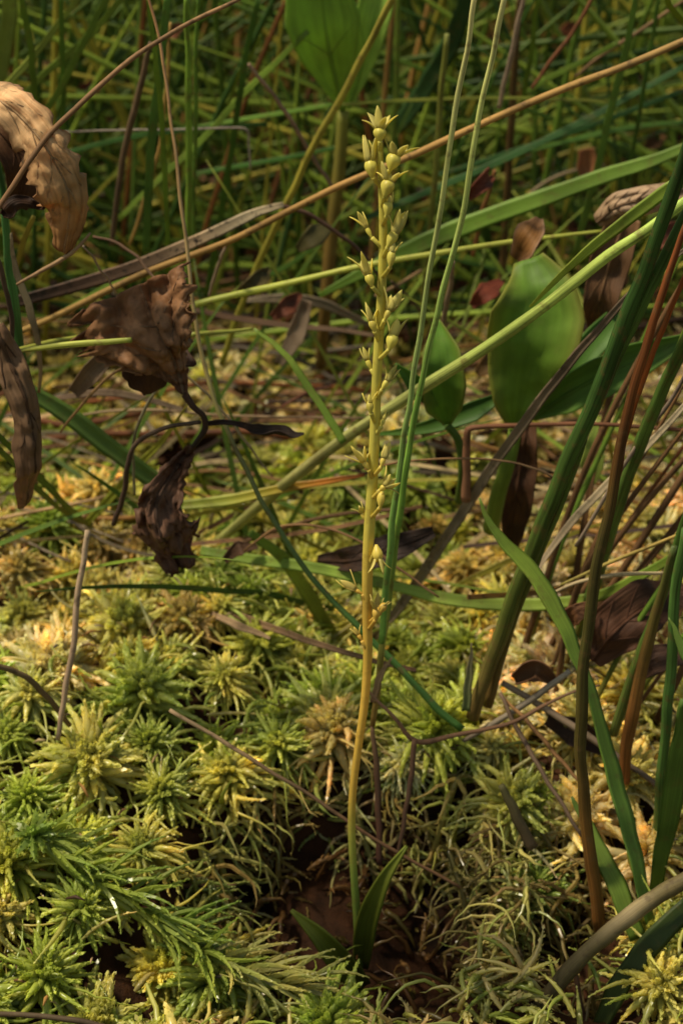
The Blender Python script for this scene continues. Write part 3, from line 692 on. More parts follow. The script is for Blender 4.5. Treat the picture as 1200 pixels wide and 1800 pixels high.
# green bogbean leaves
big_leaf('bogbean_leaf', 'large green oval leaf standing upright right of the orchid', 'leaf', [(905, 752, 4.6), (915, 690, 4.5), (935, 600, 4.4), (945, 520, 4.5), (930, 455, 4.9)], [12, 42, 68, 84, 84, 56, 30], [12, 36, 64, 84, 88, 62, 26], [(.11, .2, .03), (.09, .19, .03), (.08, .17, .03)], M_leaf, cup=.55, nv=34, petiole=[(905, 756, 4.6), (893, 810, 4.5), (875, 870, 4.6), (862, 930, 5)], pw=(24, 30), pcol=[(.1, .17, .03), (.12, .17, .04)], veins=0, vcol=(.09, .18, .03), vw=.03, wave=.10, fine=.02, crumple=.06, edge=(.15, .17, .04))
big_leaf('bogbean_leaf', 'small shiny green leaf between the twin grass blades and the large oval leaf', 'leaf', [(786, 745, 4.6), (782, 700, 4.4), (776, 640, 4.3), (768, 560, 4.6)], [8, 42, 48, 36, 3], [8, 34, 46, 40, 3], [(.08, .18, .03), (.09, .21, .035)], M_leaf, cup=1.0, petiole=[(786, 748, 4.6), (805, 775, 4.6), (812, 830, 4.6), (806, 880, 5)], pw=(14, 16), pcol=[(.05, .1, .02), (.06, .1, .025)], veins=0, fine=.02, crumple=.05, edge=(.14, .18, .05))
big_leaf('bogbean_leaf', 'long dark green pointed leaf under the small shiny leaf', 'leaf', [(890, 690, 4.9), (820, 725, 4.7), (740, 752, 4.9), (650, 765, 5.6)], [4, 22, 16, 8, 1], [4, 16, 12, 6, 1], [gd, (.05, .12, .025)], M_leaf, cup=.7)
big_leaf('bogbean_leaf', 'broad dark green leaf lying flat to the right behind the dark reeds', 'leaf', [(935, 735, 5.2), (1000, 690, 5.0), (1080, 650, 5.0), (1160, 615, 5.2), (1240, 580, 5.6)], [6, 35, 44, 40, 18, 2], [6, 34, 40, 34, 18, 2], [(.06, .14, .03), (.09, .19, .05)], M_leaf, cup=.8, veins=2, vcol=(.08, .17, .045), vw=.03, roll=-.3)
big_leaf('bogbean_leaf', 'narrow green leaf rising behind the lying dark green leaf at right', 'leaf', [(970, 700, 6), (1020, 630, 6), (1080, 560, 6.3), (1130, 500, 6.8)], [6, 26, 26, 16, 2], [6, 24, 26, 16, 2], [(.06, .15, .04), (.08, .18, .05)], M_leaf, cup=.7)
big_leaf('bogbean_leaf', 'pale green broken leaf tip behind the brown reed at right', 'leaf', [(1040, 850, 6), (1045, 800, 6), (1050, 740, 6.2)], [6, 26, 18, 2], [6, 18, 14, 2], [(.22, .3, .1), (.2, .3, .09)], M_leaf, cup=.4)
big_leaf('bogbean_leaf', 'small green pointed leaf just right of the orchid stem', 'leaf', [(765, 715, 4.4), (735, 680, 4.2), (695, 640, 4.0)], [6, 22, 2], [6, 20, 2], [(.05, .13, .03), (.07, .17, .04)], M_leaf, cup=.8)
big_leaf('bogbean_leaf', 'large light green leaf hanging from the top, left half', 'leaf', [(603, 195, 12), (585, 120, 11.6), (572, 50, 11.2), (560, -40, 11)], [5, 30, 56, 72, 60], [5, 22, 52, 66, 50], [(.19, .33, .07), (.18, .34, .07)], M_leaf, cup=.6, petiole=[(603, 195, 12), (597, 290, 12), (582, 420, 12), (572, 540, 12), (563, 645, 12.4)], pw=(20, 24, 20), pcol=[(.14, .16, .04), (.13, .09, .03), (.08, .05, .02)], veins=2, vcol=(.16, .29, .06), vw=.05)
big_leaf('bogbean_leaf', 'large light green leaf hanging from the top, right half', 'leaf', [(612, 190, 12.2), (634, 120, 12), (655, 40, 11.8), (675, -50, 11.8)], [4, 24, 30, 34, 30], [4, 16, 26, 30, 26], [(.22, .36, .10), (.24, .4, .11)], M_leaf, cup=.5, veins=2, vcol=(.17, .31, .08), vw=.04)
for i, (pp, wv, cl, lab) in enumerate([
    ([(740, 300, 22), (725, 240, 22), (715, 180, 22)], 40, (.17, .19, .04), 'blurred olive leaf behind the top of the orchid'),
    ([(680, 330, 26), (650, 270, 26), (640, 220, 26)], 34, (.10, .14, .03), 'dim green leaf far behind the orchid tip'),
    ([(660, 150, 20), (705, 110, 20), (770, 60, 20)], 22, (.10, .13, .03), 'dark olive leaf slanting right of the big top leaf'),
    ([(930, 245, 24), (950, 210, 24), (990, 175, 25)], 26, (.13, .2, .04), 'dim broad leaf behind the orange brown stalk at upper right')]):
    big_leaf('bogbean_leaf', lab, 'leaf', pp, [4, wv, wv*.9, 3], [4, wv, wv*.8, 3], [cl, cl], M_leaf, cup=.5)

# dead leaves
big_leaf('dead_leaf', 'tan curled dead leaf with brown blotches hanging at the left edge', 'dead leaf', [(-60, 150, 2.6), (20, 190, 2.2), (85, 265, 1.9), (122, 350, 2.0), (112, 448, 2.5)], [35, 50, 56, 52, 48, 40, 22], [22, 30, 44, 54, 62, 52, 22], [(.84, .54, .27), (.90, .59, .29), (.86, .54, .25), (.66, .38, .15), (.40, .19, .06)], M_dead, cup=(-1.3, -.6), pleat=.08, fine=.04, crumple=.22, seed=3, nv=56, nu=40, veins=5, vcol=(.74, .5, .26), vw=.03, wave=.10, serr=.4, freq=.9, edge=(.34, .17, .07))
big_leaf('dead_leaf', 'inner half of the tan curled leaf, coloured dark for shade', 'dead leaf', [(-40, 200, 3.4), (10, 240, 3.2), (40, 300, 3.2), (30, 370, 3.4)], [30, 40, 44, 20], [25, 34, 34, 16], [(.13, .06, .025), (.10, .045, .02)], M_dead, cup=.9, crumple=.18, seed=9, veins=2)  # other half of the tan leaf, its shade put into the colour
big_leaf('dead_leaf', 'small black shrivelled leaf scrap under the tan curled leaf', 'dead leaf', [(5, 378, 2.4), (35, 355, 2.3), (75, 365, 2.2)], [6, 20, 14, 3], [6, 22, 12, 3], [db, (.04, .022, .015)], M_dead, cup=1.2, crumple=.25, seed=4, freq=2.5)
big_leaf('dead_leaf', 'brown crumpled fan shaped dead leaf on a twisted stalk at left', 'dead leaf', [(325, 695, 2.6), (308, 640, 2.5), (275, 575, 2.4), (245, 500, 2.7)], [5, 58, 118, 150, 132], [5, 22, 44, 84, 92], [(.15, .065, .03), (.36, .18, .08), (.36, .18, .08), (.22, .10, .042)], M_dead, cup=(-.6, .7), pleat=.22, fine=.10, crumple=.42, seed=6, nv=60, nu=44, veins=5, vcol=(.33, .2, .11), vw=.04, serr=.4, freq=1.0, wave=.1, petiole=[(325, 693, 2.6), (340, 715, 2.5), (358, 732, 2.5), (360, 755, 2.5), (340, 785, 2.5)], pw=(14, 10, 11, 9), pcol=[(.11, .055, .03), (.06, .035, .02)])
big_leaf('dead_leaf', 'dark brown ragged underside leaf hanging behind the fan shaped leaf', 'dead leaf', [(300, 560, 3.2), (270, 610, 3.0), (255, 650, 3.0), (260, 695, 3.1)], [40, 80, 55, 8], [20, 40, 44, 8], [(.07, .03, .014), (.09, .04, .018)], M_dead, cup=.5, crumple=.25, seed=12, serr=.4)
big_leaf('dead_leaf', 'dark shrivelled leaf dangling onto the moss below the fan shaped leaf', 'dead leaf', [(338, 785, 2.5), (305, 830, 2.4), (278, 880, 2.4), (290, 940, 2.6), (318, 992, 2.9)], [6, 20, 36, 54, 60, 52, 30], [6, 16, 26, 38, 46, 40, 26], [(.11, .05, .027), (.17, .085, .048), (.14, .065, .036)], M_dead, cup=(.3, -.3), pleat=.16, fine=.12, crumple=.7, seed=15, nv=56, nu=36, veins=3, vcol=(.12, .065, .04), serr=.45, freq=1.6)
big_leaf('dead_leaf', 'black twisted leaf scrap pointing right from the twisted stalk', 'dead leaf', [(362, 745, 2.5), (405, 742, 2.5), (450, 756, 2.5), (490, 762, 2.5), (534, 762, 2.5)], [4, 7, 7, 16, 14, 3], [4, 5, 6, 14, 13, 3], [db, (.03, .02, .015)], M_dead, cup=1.2, crumple=.12, seed=5, freq=2.5, twist=1.5)
big_leaf('dead_leaf', 'brown rolled strap shaped dead leaf down the left edge', 'dead leaf', [(-10, 575, 2.0), (25, 650, 1.9), (50, 730, 1.9), (52, 800, 2.0), (40, 890, 2.4)], [22, 34, 34, 30, 42, 30, 14], [22, 32, 32, 28, 34, 28, 12], [(.22, .12, .06), (.26, .15, .075), (.3, .17, .09), (.36, .19, .09)], M_dead, cup=(-1.2, -.8), pleat=.12, fine=.06, crumple=.3, seed=16, nv=36, veins=2, vcol=(.15, .08, .04), twist=.7)
big_leaf('dead_leaf', 'pale ribbed dead leaf rolled up at the right edge', 'dead leaf', [(1048, 392, 6), (1080, 365, 5.7), (1130, 350, 5.6), (1200, 335, 5.8)], [18, 32, 30, 22], [20, 34, 40, 30], [(.45, .29, .16), (.48, .33, .2), (.42, .28, .16)], M_dead, cup=(-1.3, -1.4), pleat=.2, fine=.06, crumple=.18, seed=18, nv=30, veins=6, vcol=(.28, .17, .09), vw=.05)
big_leaf('dead_leaf', 'brown dead leaf hanging below the pale ribbed one at right', 'dead leaf', [(1100, 380, 6.4), (1075, 450, 6.3), (1055, 520, 6.4), (1040, 590, 6.8)], [30, 40, 34, 8], [30, 40, 30, 8], [(.22, .12, .055), (.15, .075, .035), (.12, .06, .03)], M_dead, cup=.8, crumple=.2, seed=20, veins=4)
big_leaf('dead_leaf', 'orange brown curled leaf scrap above the large oval leaf', 'dead leaf', [(905, 455, 5.6), (918, 425, 5.4), (935, 400, 5.5), (945, 385, 5.8)], [14, 26, 30, 8], [14, 34, 30, 10], [(.16, .07, .02), (.25, .11, .025), (.14, .07, .03)], M_dead, cup=(-1.2, 1.2), crumple=.18, seed=22, edge=(.3, .18, .1))
big_leaf('dead_leaf', 'orange leaf fragment in the background at upper right', 'dead leaf', [(1030, 320, 14), (1032, 295, 14), (1028, 262, 14)], [10, 20, 12], [12, 20, 16], [(.35, .14, .05), (.38, .17, .07)], M_dead, cup=.6, crumple=.1, seed=24)
big_leaf('dead_leaf', 'tall dark brown dead leaf below the large oval leaf', 'dead leaf', [(925, 740, 5.6), (915, 810, 5.5), (905, 880, 5.5), (895, 960, 6)], [20, 36, 36, 14], [16, 28, 26, 10], [(.10, .045, .02), (.08, .035, .018)], M_dead, cup=1.0, crumple=.2, seed=26, veins=3)
big_leaf('dead_leaf', 'dark sunken dead leaf lying behind the orchid in the moss', 'dead leaf', [(560, 985, 5.2), (620, 985, 4.6), (690, 965, 4.4), (760, 935, 4.6)], [10, 26, 30, 10], [8, 20, 26, 10], [(.045, .024, .016), (.035, .02, .014)], M_dead, cup=.6, crumple=.25, seed=27, veins=3)
big_leaf('dead_leaf', 'dark brown dead leaf heap right of the dark reeds', 'dead leaf', [(1040, 1160, 2.6), (1080, 1110, 2.6), (1130, 1070, 2.8), (1190, 1040, 3.2)], [20, 54, 54, 20], [20, 50, 50, 20], [(.12, .05, .025), (.09, .04, .02)], M_dead, cup=.6, crumple=.3, seed=28, veins=4)
big_leaf('dead_leaf', 'small folded brown leaf on orange moss right of the reed base', 'dead leaf', [(905, 1195, 2.4), (940, 1180, 2.2), (975, 1200, 2.3)], [12, 26, 6], [10, 24, 6], [(.16, .08, .04), (.2, .1, .05)], M_dead, cup=1.2, crumple=.2, seed=29)
big_leaf('dead_leaf', 'dark leaf under the grey stick at right', 'dead leaf', [(960, 1265, 2.2), (1010, 1290, 2.0), (1060, 1320, 2.0)], [12, 34, 14], [10, 26, 10], [db, (.05, .028, .02)], M_dead, cup=.8, crumple=.2, seed=31)
big_leaf('dead_leaf', 'grey brown flat dead blade leaning below the fan shaped leaf', 'dead leaf', [(130, 690, 5.5), (165, 650, 5), (200, 610, 5)], [12, 18, 14], [12, 20, 16], [(.2, .13, .08), (.22, .15, .09)], M_dead, cup=.5, crumple=.08, seed=33)
big_leaf('dead_leaf', 'grey papery dead leaf hanging in the grass left of the brown stem', 'dead leaf', [(490, 640, 9), (520, 590, 9), (540, 530, 9)], [8, 18, 12], [8, 16, 10], [(.25, .18, .11), (.28, .2, .13)], M_dead, cup=.6, crumple=.12, seed=34)
big_leaf('dead_leaf', 'wrinkled dark brown leaf behind the wide green blade at the right edge', 'dead leaf', [(1110, 1190, 1.9), (1150, 1160, 1.8), (1200, 1150, 1.9)], [10, 30, 20], [10, 28, 16], [(.10, .05, .03), (.08, .04, .025)], M_dead, cup=.8, crumple=.3, fine=.05, seed=61)
big_leaf('dead_leaf', 'curled rusty leaf on the cream moss between the dark reeds', 'dead leaf', [(985, 1110, 2.6), (1010, 1080, 2.5), (1040, 1065, 2.6)], [6, 22, 8], [6, 20, 8], [(.22, .09, .035), (.16, .07, .03)], M_dead, cup=1.0, crumple=.25, fine=.05, seed=62)
big_leaf('dead_leaf', 'small dark dead leaf under the dangling shrivelled leaf', 'dead leaf', [(395, 985, 5.0), (420, 965, 4.8), (455, 960, 4.9)], [6, 16, 5], [6, 14, 5], [(.09, .045, .025), (.12, .06, .03)], M_dead, cup=.8, crumple=.2, seed=63)
rl = random.Random(77)
for i, (px, py, lab) in enumerate([(75, 130, 'rusty leaf blurred behind the grass at upper left'), (150, 165, 'dark red leaf blurred at upper left'), (545, 420, 'brown litter leaf behind the speckled blade'), (850, 520, 'russet litter leaf left of the large oval leaf'), (500, 540, 'orange litter fragment in the grass left of the orchid'), (300, 60, 'rust coloured leaf behind the grass at top left'),
        (990, 60, 'dark rusty leaf behind the grass at top right'), (845, 330, 'orange brown litter leaf right of the twin blades'), (1150, 250, 'dim brown leaf at the right edge'), (440, 500, 'brown litter leaf under the orange stalk'), (1165, 420, 'brown litter leaf at the right edge below the ribbed leaf'), (860, 640, 'dark brown rolled leaf between the small and the large green leaf')]):
    big_leaf('litter_leaf', lab, 'dead leaf', [(px-22, py+18, 20 if py < 300 else 8), (px, py, 20 if py < 300 else 8), (px+24, py-20, 20.5 if py < 300 else 8.5)], [6, rl.uniform(14, 26), 5], [6, rl.uniform(12, 24), 5], [(.2*rl.uniform(.5, 1.3), .075*rl.uniform(.6, 1.2), .025)]*2, M_dead, cup=rl.uniform(.4, 1.2), crumple=.25, seed=40+i, nv=14, nu=10)

# ---------------------------------------------------------------- blades, stalks and twigs, one by one
def blade(name, label, cat, pts, wpx, Y0, Y1, cols, shape='flat', mat=None, group=None, roll=0., twist=0., n=None, Ys=None):
    m = len(pts); d = np.concatenate([[0], np.cumsum([math.dist(pts[i], pts[i+1]) for i in range(m-1)])]); d /= d[-1]
    y0 = hit(*pts[0], .05)[1] if Y0 == 'G' else Y0
    y1 = hit(*pts[-1], .05)[1] if Y1 == 'G' else Y1
    P = [at(x, y, (y0+(y1-y0)*t) if Ys is None else Ys[i]) for i, ((x, y), t) in enumerate(zip(pts, d))]
    n = n or max(12, 5*m); S = crom(P, n); K = np.array([cmpp(p) for p in S])
    jj = random.Random(label)
    ph = jj.uniform(0, 9); wob = np.array([noise.noise(Vector((ph, i*.35, 0))) for i in range(n)])
    W = interp(wpx, n)*K*(1+.10*wob)
    S = S+np.outer(np.array([noise.noise(Vector((ph+5, i*.3, 2))) for i in range(n)])*.03, [1, 0, .3])
    v, f, st, k = sweep(S, W, shape, roll=roll+jj.uniform(-.25, .25), twist=twist+jj.uniform(-.4, .4))
    lo = S[0] if S[0][2] < S[-1][2] else S[-1]
    o = mk(name, v, f, mat or M_live, col=np.repeat(interp(cols, n), k, 0), st=st, origin=lo)
    return tag(o, label, cat, group)
_yE = hit(356, 978, .05)[1]
def G_(label, pts, w, Y0, Y1, cols, shape='flat', **k): return blade('grass_blade', label, 'grass blade', pts, w, Y0, Y1, cols, shape, **k)
def R_(label, pts, w, Y0, Y1, cols=None, **k): return blade('rush', label, 'rush', pts, w, Y0, Y1, cols, 'rush', mat=M_rush, **k)
def D_(label, pts, w, Y0, Y1, cols, shape='tube', **k): return blade('dry_stalk', label, 'dry stalk', pts, w, Y0, Y1, cols, shape, mat=M_dry, **k)

# front and middle
D_('brown arching stalk across the top left corner', [(440, -12), (400, 8), (330, 42), (240, 98), (160, 165), (85, 240), (30, 315), (-20, 400)], [7, 9, 10, 10], 3.0, 1.4, [(.30, .17, .07), (.26, .14, .06), (.24, .12, .05)])
blade('rush', 'long grey to blue green rush bowing down from the top left behind the orchid', 'rush', [(258, -20), (278, 60), (297, 180), (312, 300), (328, 430), (345, 570), (368, 675), (405, 770), (445, 850), (495, 940), (555, 1025), (620, 1092), (700, 1172), (760, 1238), (812, 1282)], [5, 6, 7, 8, 9, 10, 11, 13, 15], 5.0, 1.9, [(.25, .15, .09), (.33, .24, .16), (.30, .27, .18), (.18, .2, .10), (.09, .17, .06), (.06, .17, .05), (.06, .18, .05)], 'rush', mat=M_rush)
R_('left one of the twin light green rushes right of the orchid', [(838, -20), (820, 80), (796, 210), (770, 380), (745, 540), (722, 690), (703, 810), (688, 930), (679, 1030), (670, 1130)], [10, 11, 11, 11, 11, 12, 13, 13], .2, 1.4, [(.55, .62, .40), (.42, .54, .28), (.26, .42, .2), (.16, .36, .12), (.15, .36, .10)])  # whitish upper colours stand in for bright highlights on the rush
R_('right one of the twin light green rushes right of the orchid', [(888, -20), (866, 90), (838, 230), (806, 400), (776, 520), (745, 650), (722, 770), (705, 880), (690, 1000), (677, 1100), (664, 1200), (655, 1275)], [11, 11, 12, 12, 12, 13, 13, 13, 11], .35, 1.7, [(.56, .64, .40), (.42, .56, .26), (.28, .46, .18), (.18, .4, .11), (.17, .38, .09), (.24, .32, .1), (.3, .2, .08)])  # pale top of the colour run imitates highlights, as on its twin
R_('thick pale green stem slanting across the middle behind the orchid', [(1230, 335), (1150, 395), (1060, 455), (960, 535), (870, 600), (780, 658), (700, 708), (600, 775), (500, 852), (420, 920), (356, 978)], [20, 22, 22, 23, 22, 22, 20, 18], 3.2, 'G', Ys=[2.0+(_yE-2.0)*(i/10)**2.6 for i in range(11)], cols= [(.26, .46, .12), (.34, .52, .16), (.32, .48, .16), (.29, .38, .17), (.25, .29, .16), (.28, .34, .17), (.24, .32, .13)])
G_('flat light green blade alongside the thick slanting stem at right', [(1230, 295), (1150, 350), (1070, 410), (1000, 470), (930, 540)], [22, 24, 22, 14, 5], 2.2, 2.4, [(.17, .3, .06), (.22, .35, .08), (.26, .36, .08)])
R_('straight light green stem running right behind the orchid at mid height', [(335, 537), (420, 517), (520, 495), (640, 467), (800, 440), (900, 425), (1000, 413), (1060, 406)], [14, 13, 12, 11, 9, 7], 6.5, 6.5, [lime, (.3, .38, .08), (.26, .35, .07)])
R_('pale green stem passing behind the fan shaped leaf, upper one', [(205, 582), (150, 592), (90, 602), (20, 618)], [10, 12, 12, 9], 4.2, 3.2, [(.24, .32, .07), (.28, .35, .09)])
R_('pale green stem passing in front of the fan shaped leaf, lower one', [(230, 598), (170, 602), (100, 608), (30, 618), (8, 622)], [10, 12, 12, 9, 3], 1.9, 2.6, [(.22, .3, .07), (.27, .34, .09)])
R_('short pale green stem continuing right of the fan shaped leaf', [(335, 588), (400, 583), (445, 578)], [10, 9, 6], 5.2, 5.4, [(.2, .27, .06), (.24, .3, .08)])
G_('wide flat green blade sweeping to the right edge above the oval leaf', [(1215, 255), (1140, 285), (1060, 310), (960, 346), (850, 385), (750, 425), (660, 468), (560, 520)], [16, 24, 28, 32, 34, 32, 24, 8], 9.0, 9.5, [(.12, .24, .05), (.13, .27, .05), (.11, .24, .045)])
G_('short green blade pointing up left of the thick stem', [(447, 577), (490, 612), (540, 675), (585, 745), (603, 778)], [5, 11, 14, 14, 12], 5.0, 4.2, [(.17, .3, .06), (.14, .28, .05)])
G_('dark green blade entering low from the left edge, upper of two', [(-15, 750), (60, 830), (120, 892), (178, 940)], [10, 12, 12, 6], 2.2, 'G', [(.05, .15, .03), (.08, .19, .04), (.22, .26, .07)], 'keel')
G_('dark green blade entering low from the left edge, lower of two', [(-15, 772), (50, 842), (100, 890), (150, 926)], [10, 12, 11, 6], 2.0, 'G', [(.04, .13, .03), (.07, .17, .04), (.2, .24, .07)], 'keel')
G_('broad green blade lying on the moss below the fan shaped leaf', [(-20, 650), (50, 688), (140, 745), (240, 822), (320, 880)], [24, 30, 33, 33, 26], 5.0, 5.6, [(.09, .19, .06), (.10, .2, .06), (.09, .19, .05)], 'keel')
G_('light green blade stub slanting down left of the orchid above the moss', [(440, 935), (505, 990), (545, 1050), (590, 1122)], [14, 24, 28, 20], 4.6, 'G', [(.13, .26, .06), (.22, .33, .08), (.26, .34, .09)])
G_('long light green blade crossing behind the lower orchid stem', [(352, 968), (450, 984), (560, 1000), (700, 1032), (800, 1055), (880, 1062), (960, 1062), (1050, 1048), (1120, 1015), (1215, 960)], [16, 20, 20, 20, 24, 24, 20, 18, 14], 5.2, 3.4, [(.15, .27, .06), (.19, .34, .07), (.22, .36, .09), (.2, .34, .07), (.15, .3, .05)])
G_('yellow green lying blade with a brown tip left of the orchid', [(300, 890), (400, 880), (500, 858), (580, 845), (640, 835)], [18, 20, 17, 12, 6], 5.6, 5.2, [(.2, .29, .06), (.25, .33, .07), (.34, .33, .06), (.42, .2, .04), (.2, .07, .02)], 'keel')
G_('yellow green blade standing on the moss left of the dangling dark leaf', [(150, 925), (195, 875), (240, 825), (290, 770), (332, 708)], [12, 17, 16, 10, 2], 'G', 4.6, [(.2, .28, .05), (.24, .32, .06), (.32, .34, .07)], 'keel')
R_('olive yellow stem slanting from the big top leaf down to the left', [(700, -20), (650, 75), (595, 178), (545, 268), (510, 345), (478, 410), (448, 480), (420, 550), (390, 640)], [13, 14, 14, 13, 13, 12], 8.6, 10.5, [(.25, .26, .06), (.27, .28, .06), (.22, .25, .05)])
D_('long orange brown stalk slanting across the whole upper half', [(1225, 62), (1100, 115), (1000, 152), (850, 216), (720, 275), (600, 325), (500, 375), (400, 425), (250, 482), (100, 555), (20, 590)], [13, 13, 12, 12, 12, 11], 5.2, 6.0, [(.36, .22, .07), (.42, .24, .07), (.38, .21, .06), (.32, .18, .05), (.38, .23, .06)])
D_('dark brown flat blade with a speckled pale end at upper left', [(497, 360), (450, 374), (400, 398), (335, 428), (240, 468), (140, 500), (30, 530)], [10, 20, 22, 24, 24, 22], 6.8, 6.0, [(.32, .24, .14), (.38, .3, .18), (.30, .2, .11), (.12, .07, .04), (.09, .05, .03), (.07, .04, .025)], 'flat').data.materials[0] = M_speck
D_('dark brown thin stalk bending down behind the orchid from the speckled blade', [(490, 360), (545, 378), (590, 408), (640, 450), (668, 490)], [8, 8, 7, 5], 7.2, 7.6, [(.12, .06, .035), (.08, .04, .025)])
D_('thin brown arc left of the fan shaped leaf', [(165, 415), (205, 428), (240, 450), (280, 498)], [5, 6, 6, 5], 5, 4.6, [(.14, .07, .035), (.24, .14, .08)])
D_('tan thin stalk rising to the tip of the tan curled leaf', [(30, 500), (80, 472), (125, 445), (160, 410)], [5, 8, 8, 4], 2.8, 2.4, [(.3, .18, .09), (.36, .23, .12)])
# right hand reeds
R_('thick dark green reed leaning in from the right edge', [(1225, 190), (1195, 290), (1150, 430), (1100, 560), (1050, 690), (1000, 805), (945, 940), (900, 1060), (862, 1160), (830, 1262)], [20, 28, 30, 32, 30, 30, 28, 24], .2, 2.2, [(.025, .07, .022), (.03, .085, .025), (.035, .1, .03), (.05, .11, .03), (.08, .12, .035), (.16, .12, .06)])
R_('second dark green reed beside the thick one, paler edged', [(1225, 340), (1165, 455), (1100, 590), (1045, 715), (985, 870), (930, 1010), (890, 1110), (855, 1240)], [20, 24, 24, 24, 24, 22], .5, 2.3, [(.035, .1, .03), (.06, .14, .04), (.06, .13, .035), (.09, .13, .04), (.17, .12, .06)])
R_('reddish brown reed running down the right side into the pit', [(1222, 350), (1185, 450), (1140, 590), (1098, 750), (1068, 900), (1040, 1050), (1024, 1180), (1020, 1300), (1025, 1400), (1035, 1500), (1055, 1635)], [10, 15, 18, 20, 22, 22, 22, 24, 26], -.2, -.4, [(.15, .05, .018), (.16, .055, .018), (.10, .045, .016), (.055, .055, .02), (.055, .06, .022), (.07, .065, .024), (.12, .07, .025), (.17, .085, .03)])
R_('rusty thin reed next to the reddish brown one at right', [(1222, 440), (1180, 540), (1135, 650), (1100, 760), (1080, 860)], [8, 11, 12, 10], .6, 1.2, [(.2, .06, .02), (.22, .07, .02), (.12, .05, .02)])
R_('green reed entering at mid height from the right edge', [(1225, 560), (1170, 670), (1120, 790), (1085, 890), (1055, 990), (1025, 1090), (1000, 1180)], [22, 26, 26, 24, 20], .5, 'G', [(.06, .14, .04), (.08, .17, .05), (.06, .12, .04)])
R_('dark vertical reed at the right edge', [(1205, 930), (1185, 1060), (1178, 1180), (1168, 1300), (1158, 1420), (1150, 1490)], [20, 20, 20, 22], .5, 'G', [(.05, .13, .04), (.06, .15, .05), (.05, .11, .03)])
R_('green reed left of the dark vertical one at the right edge', [(1215, 880), (1165, 1040), (1120, 1160), (1078, 1290)], [14, 20, 20, 18], .9, 1.8, [(.06, .14, .035), (.08, .17, .045), (.10, .15, .05)])
R_('brown based reed between the green ones at right', [(1185, 960), (1150, 1080), (1120, 1200), (1102, 1300), (1095, 1375)], [12, 22, 26, 22], .8, 1.5, [(.07, .12, .04), (.12, .1, .04), (.24, .12, .05), (.2, .08, .03)])
G_('wide green blade at the lower right edge', [(1215, 1230), (1195, 1320), (1180, 1400), (1165, 1480), (1150, 1570)], [40, 44, 40, 32, 24], -.3, 'G', [(.09, .19, .05), (.08, .17, .04)])
G_('narrow green blade tip at the right edge', [(1222, 1180), (1195, 1130), (1175, 1085)], [20, 16, 2], .3, .6, [(.12, .24, .06), (.14, .27, .07)])
G_('light green blade twisting down the right side to the pit', [(843, 875), (868, 930), (905, 975), (945, 1020), (985, 1090), (1015, 1160), (1042, 1230), (1068, 1330), (1098, 1440), (1125, 1560), (1140, 1620)], [3, 18, 30, 34, 30, 22, 30, 44, 46, 44, 36], 1.4, -.6, [(.13, .25, .05), (.18, .31, .06), (.17, .3, .06), (.12, .24, .05), (.12, .25, .05), (.13, .28, .07), (.10, .24, .06)], twist=.5)
G_('short light green blade beside the base of the reddish reed', [(1005, 1400), (1032, 1455), (1060, 1515), (1090, 1575), (1120, 1650)], [4, 24, 34, 36, 30], .15, -.7, [(.12, .23, .06), (.17, .31, .08), (.10, .2, .04)])
G_('dim green blade slanting up in the bottom right corner', [(1215, 1590), (1150, 1650), (1090, 1730), (1050, 1820)], [38, 40, 38, 30], -1.2, -1.8, [(.035, .07, .02), (.05, .085, .025)])  # green set darker to imitate the weak light in this corner
D_('thick olive brown cane with a pale ring in the lower right', [(1225, 1535), (1160, 1572), (1112, 1605), (1060, 1648), (1000, 1705), (930, 1795)], [30, 29, 33, 29, 30, 32], -1.3, -1.9, [(.12, .09, .035), (.13, .10, .04), (.34, .26, .13), (.13, .10, .04), (.10, .075, .03), (.08, .06, .025)])
D_('brown kinked stem, long arm bending right behind the orchid', [(642, 1212), (690, 1258), (731, 1303), (800, 1292), (900, 1270), (955, 1240), (1010, 1215), (1055, 1204)], [5, 8, 11, 8, 8, 6, 4], 1.2, 1.4, [(.3, .17, .09), (.24, .12, .06), (.22, .11, .055), (.26, .15, .08)], 'rush')
D_('brown kinked stem, leg going down into the pit', [(730, 1300), (722, 1360), (712, 1430), (700, 1510)], [11, 10, 9, 8], 1.15, .6, [(.2, .1, .05), (.13, .065, .035), (.1, .05, .025)], 'rush')
D_('dim reddish stem standing in the pit behind the orchid', [(655, 1275), (660, 1340), (665, 1430), (668, 1520)], [8, 12, 12, 12], 1.7, 1.0, [(.2, .11, .05), (.13, .06, .03), (.09, .035, .02)], 'rush')
D_('thin straight brown twig crossing the pit behind the orchid base', [(298, 1248), (380, 1296), (480, 1358), (560, 1408), (620, 1450), (700, 1500), (810, 1560)], [7, 8, 7, 7, 7, 6], .9, .2, [(.45, .3, .16), (.36, .22, .11), (.26, .13, .06), (.2, .1, .045)])
D_('pale leaning dry stalk stuck in the moss at left', [(153, 933), (146, 990), (136, 1070), (124, 1160), (112, 1235), (102, 1300)], [10, 11, 11, 11, 9], 1.6, 1.2, [(.50, .36, .22), (.46, .31, .19), (.42, .28, .17)])
D_('short curved brown stem at the left edge in the moss', [(-15, 1166), (30, 1182), (65, 1205), (95, 1237), (122, 1275)], [10, 11, 11, 9], 1.0, 1.6, [(.2, .13, .06), (.17, .11, .05)])
D_('brown pair of dry leaf strips left of the orchid, upper', [(355, 1058), (420, 1082), (500, 1112), (580, 1138), (660, 1162), (730, 1178)], [8, 15, 12, 10, 8], 'G', 2.3, [(.16, .09, .045), (.2, .12, .06), (.14, .07, .04)], 'keel')
D_('pale brown dry leaf strip just under the upper strip', [(362, 1072), (420, 1100), (475, 1122)], [6, 16, 6], 'G', 3.3, [(.3, .2, .11), (.26, .17, .09)], 'keel')
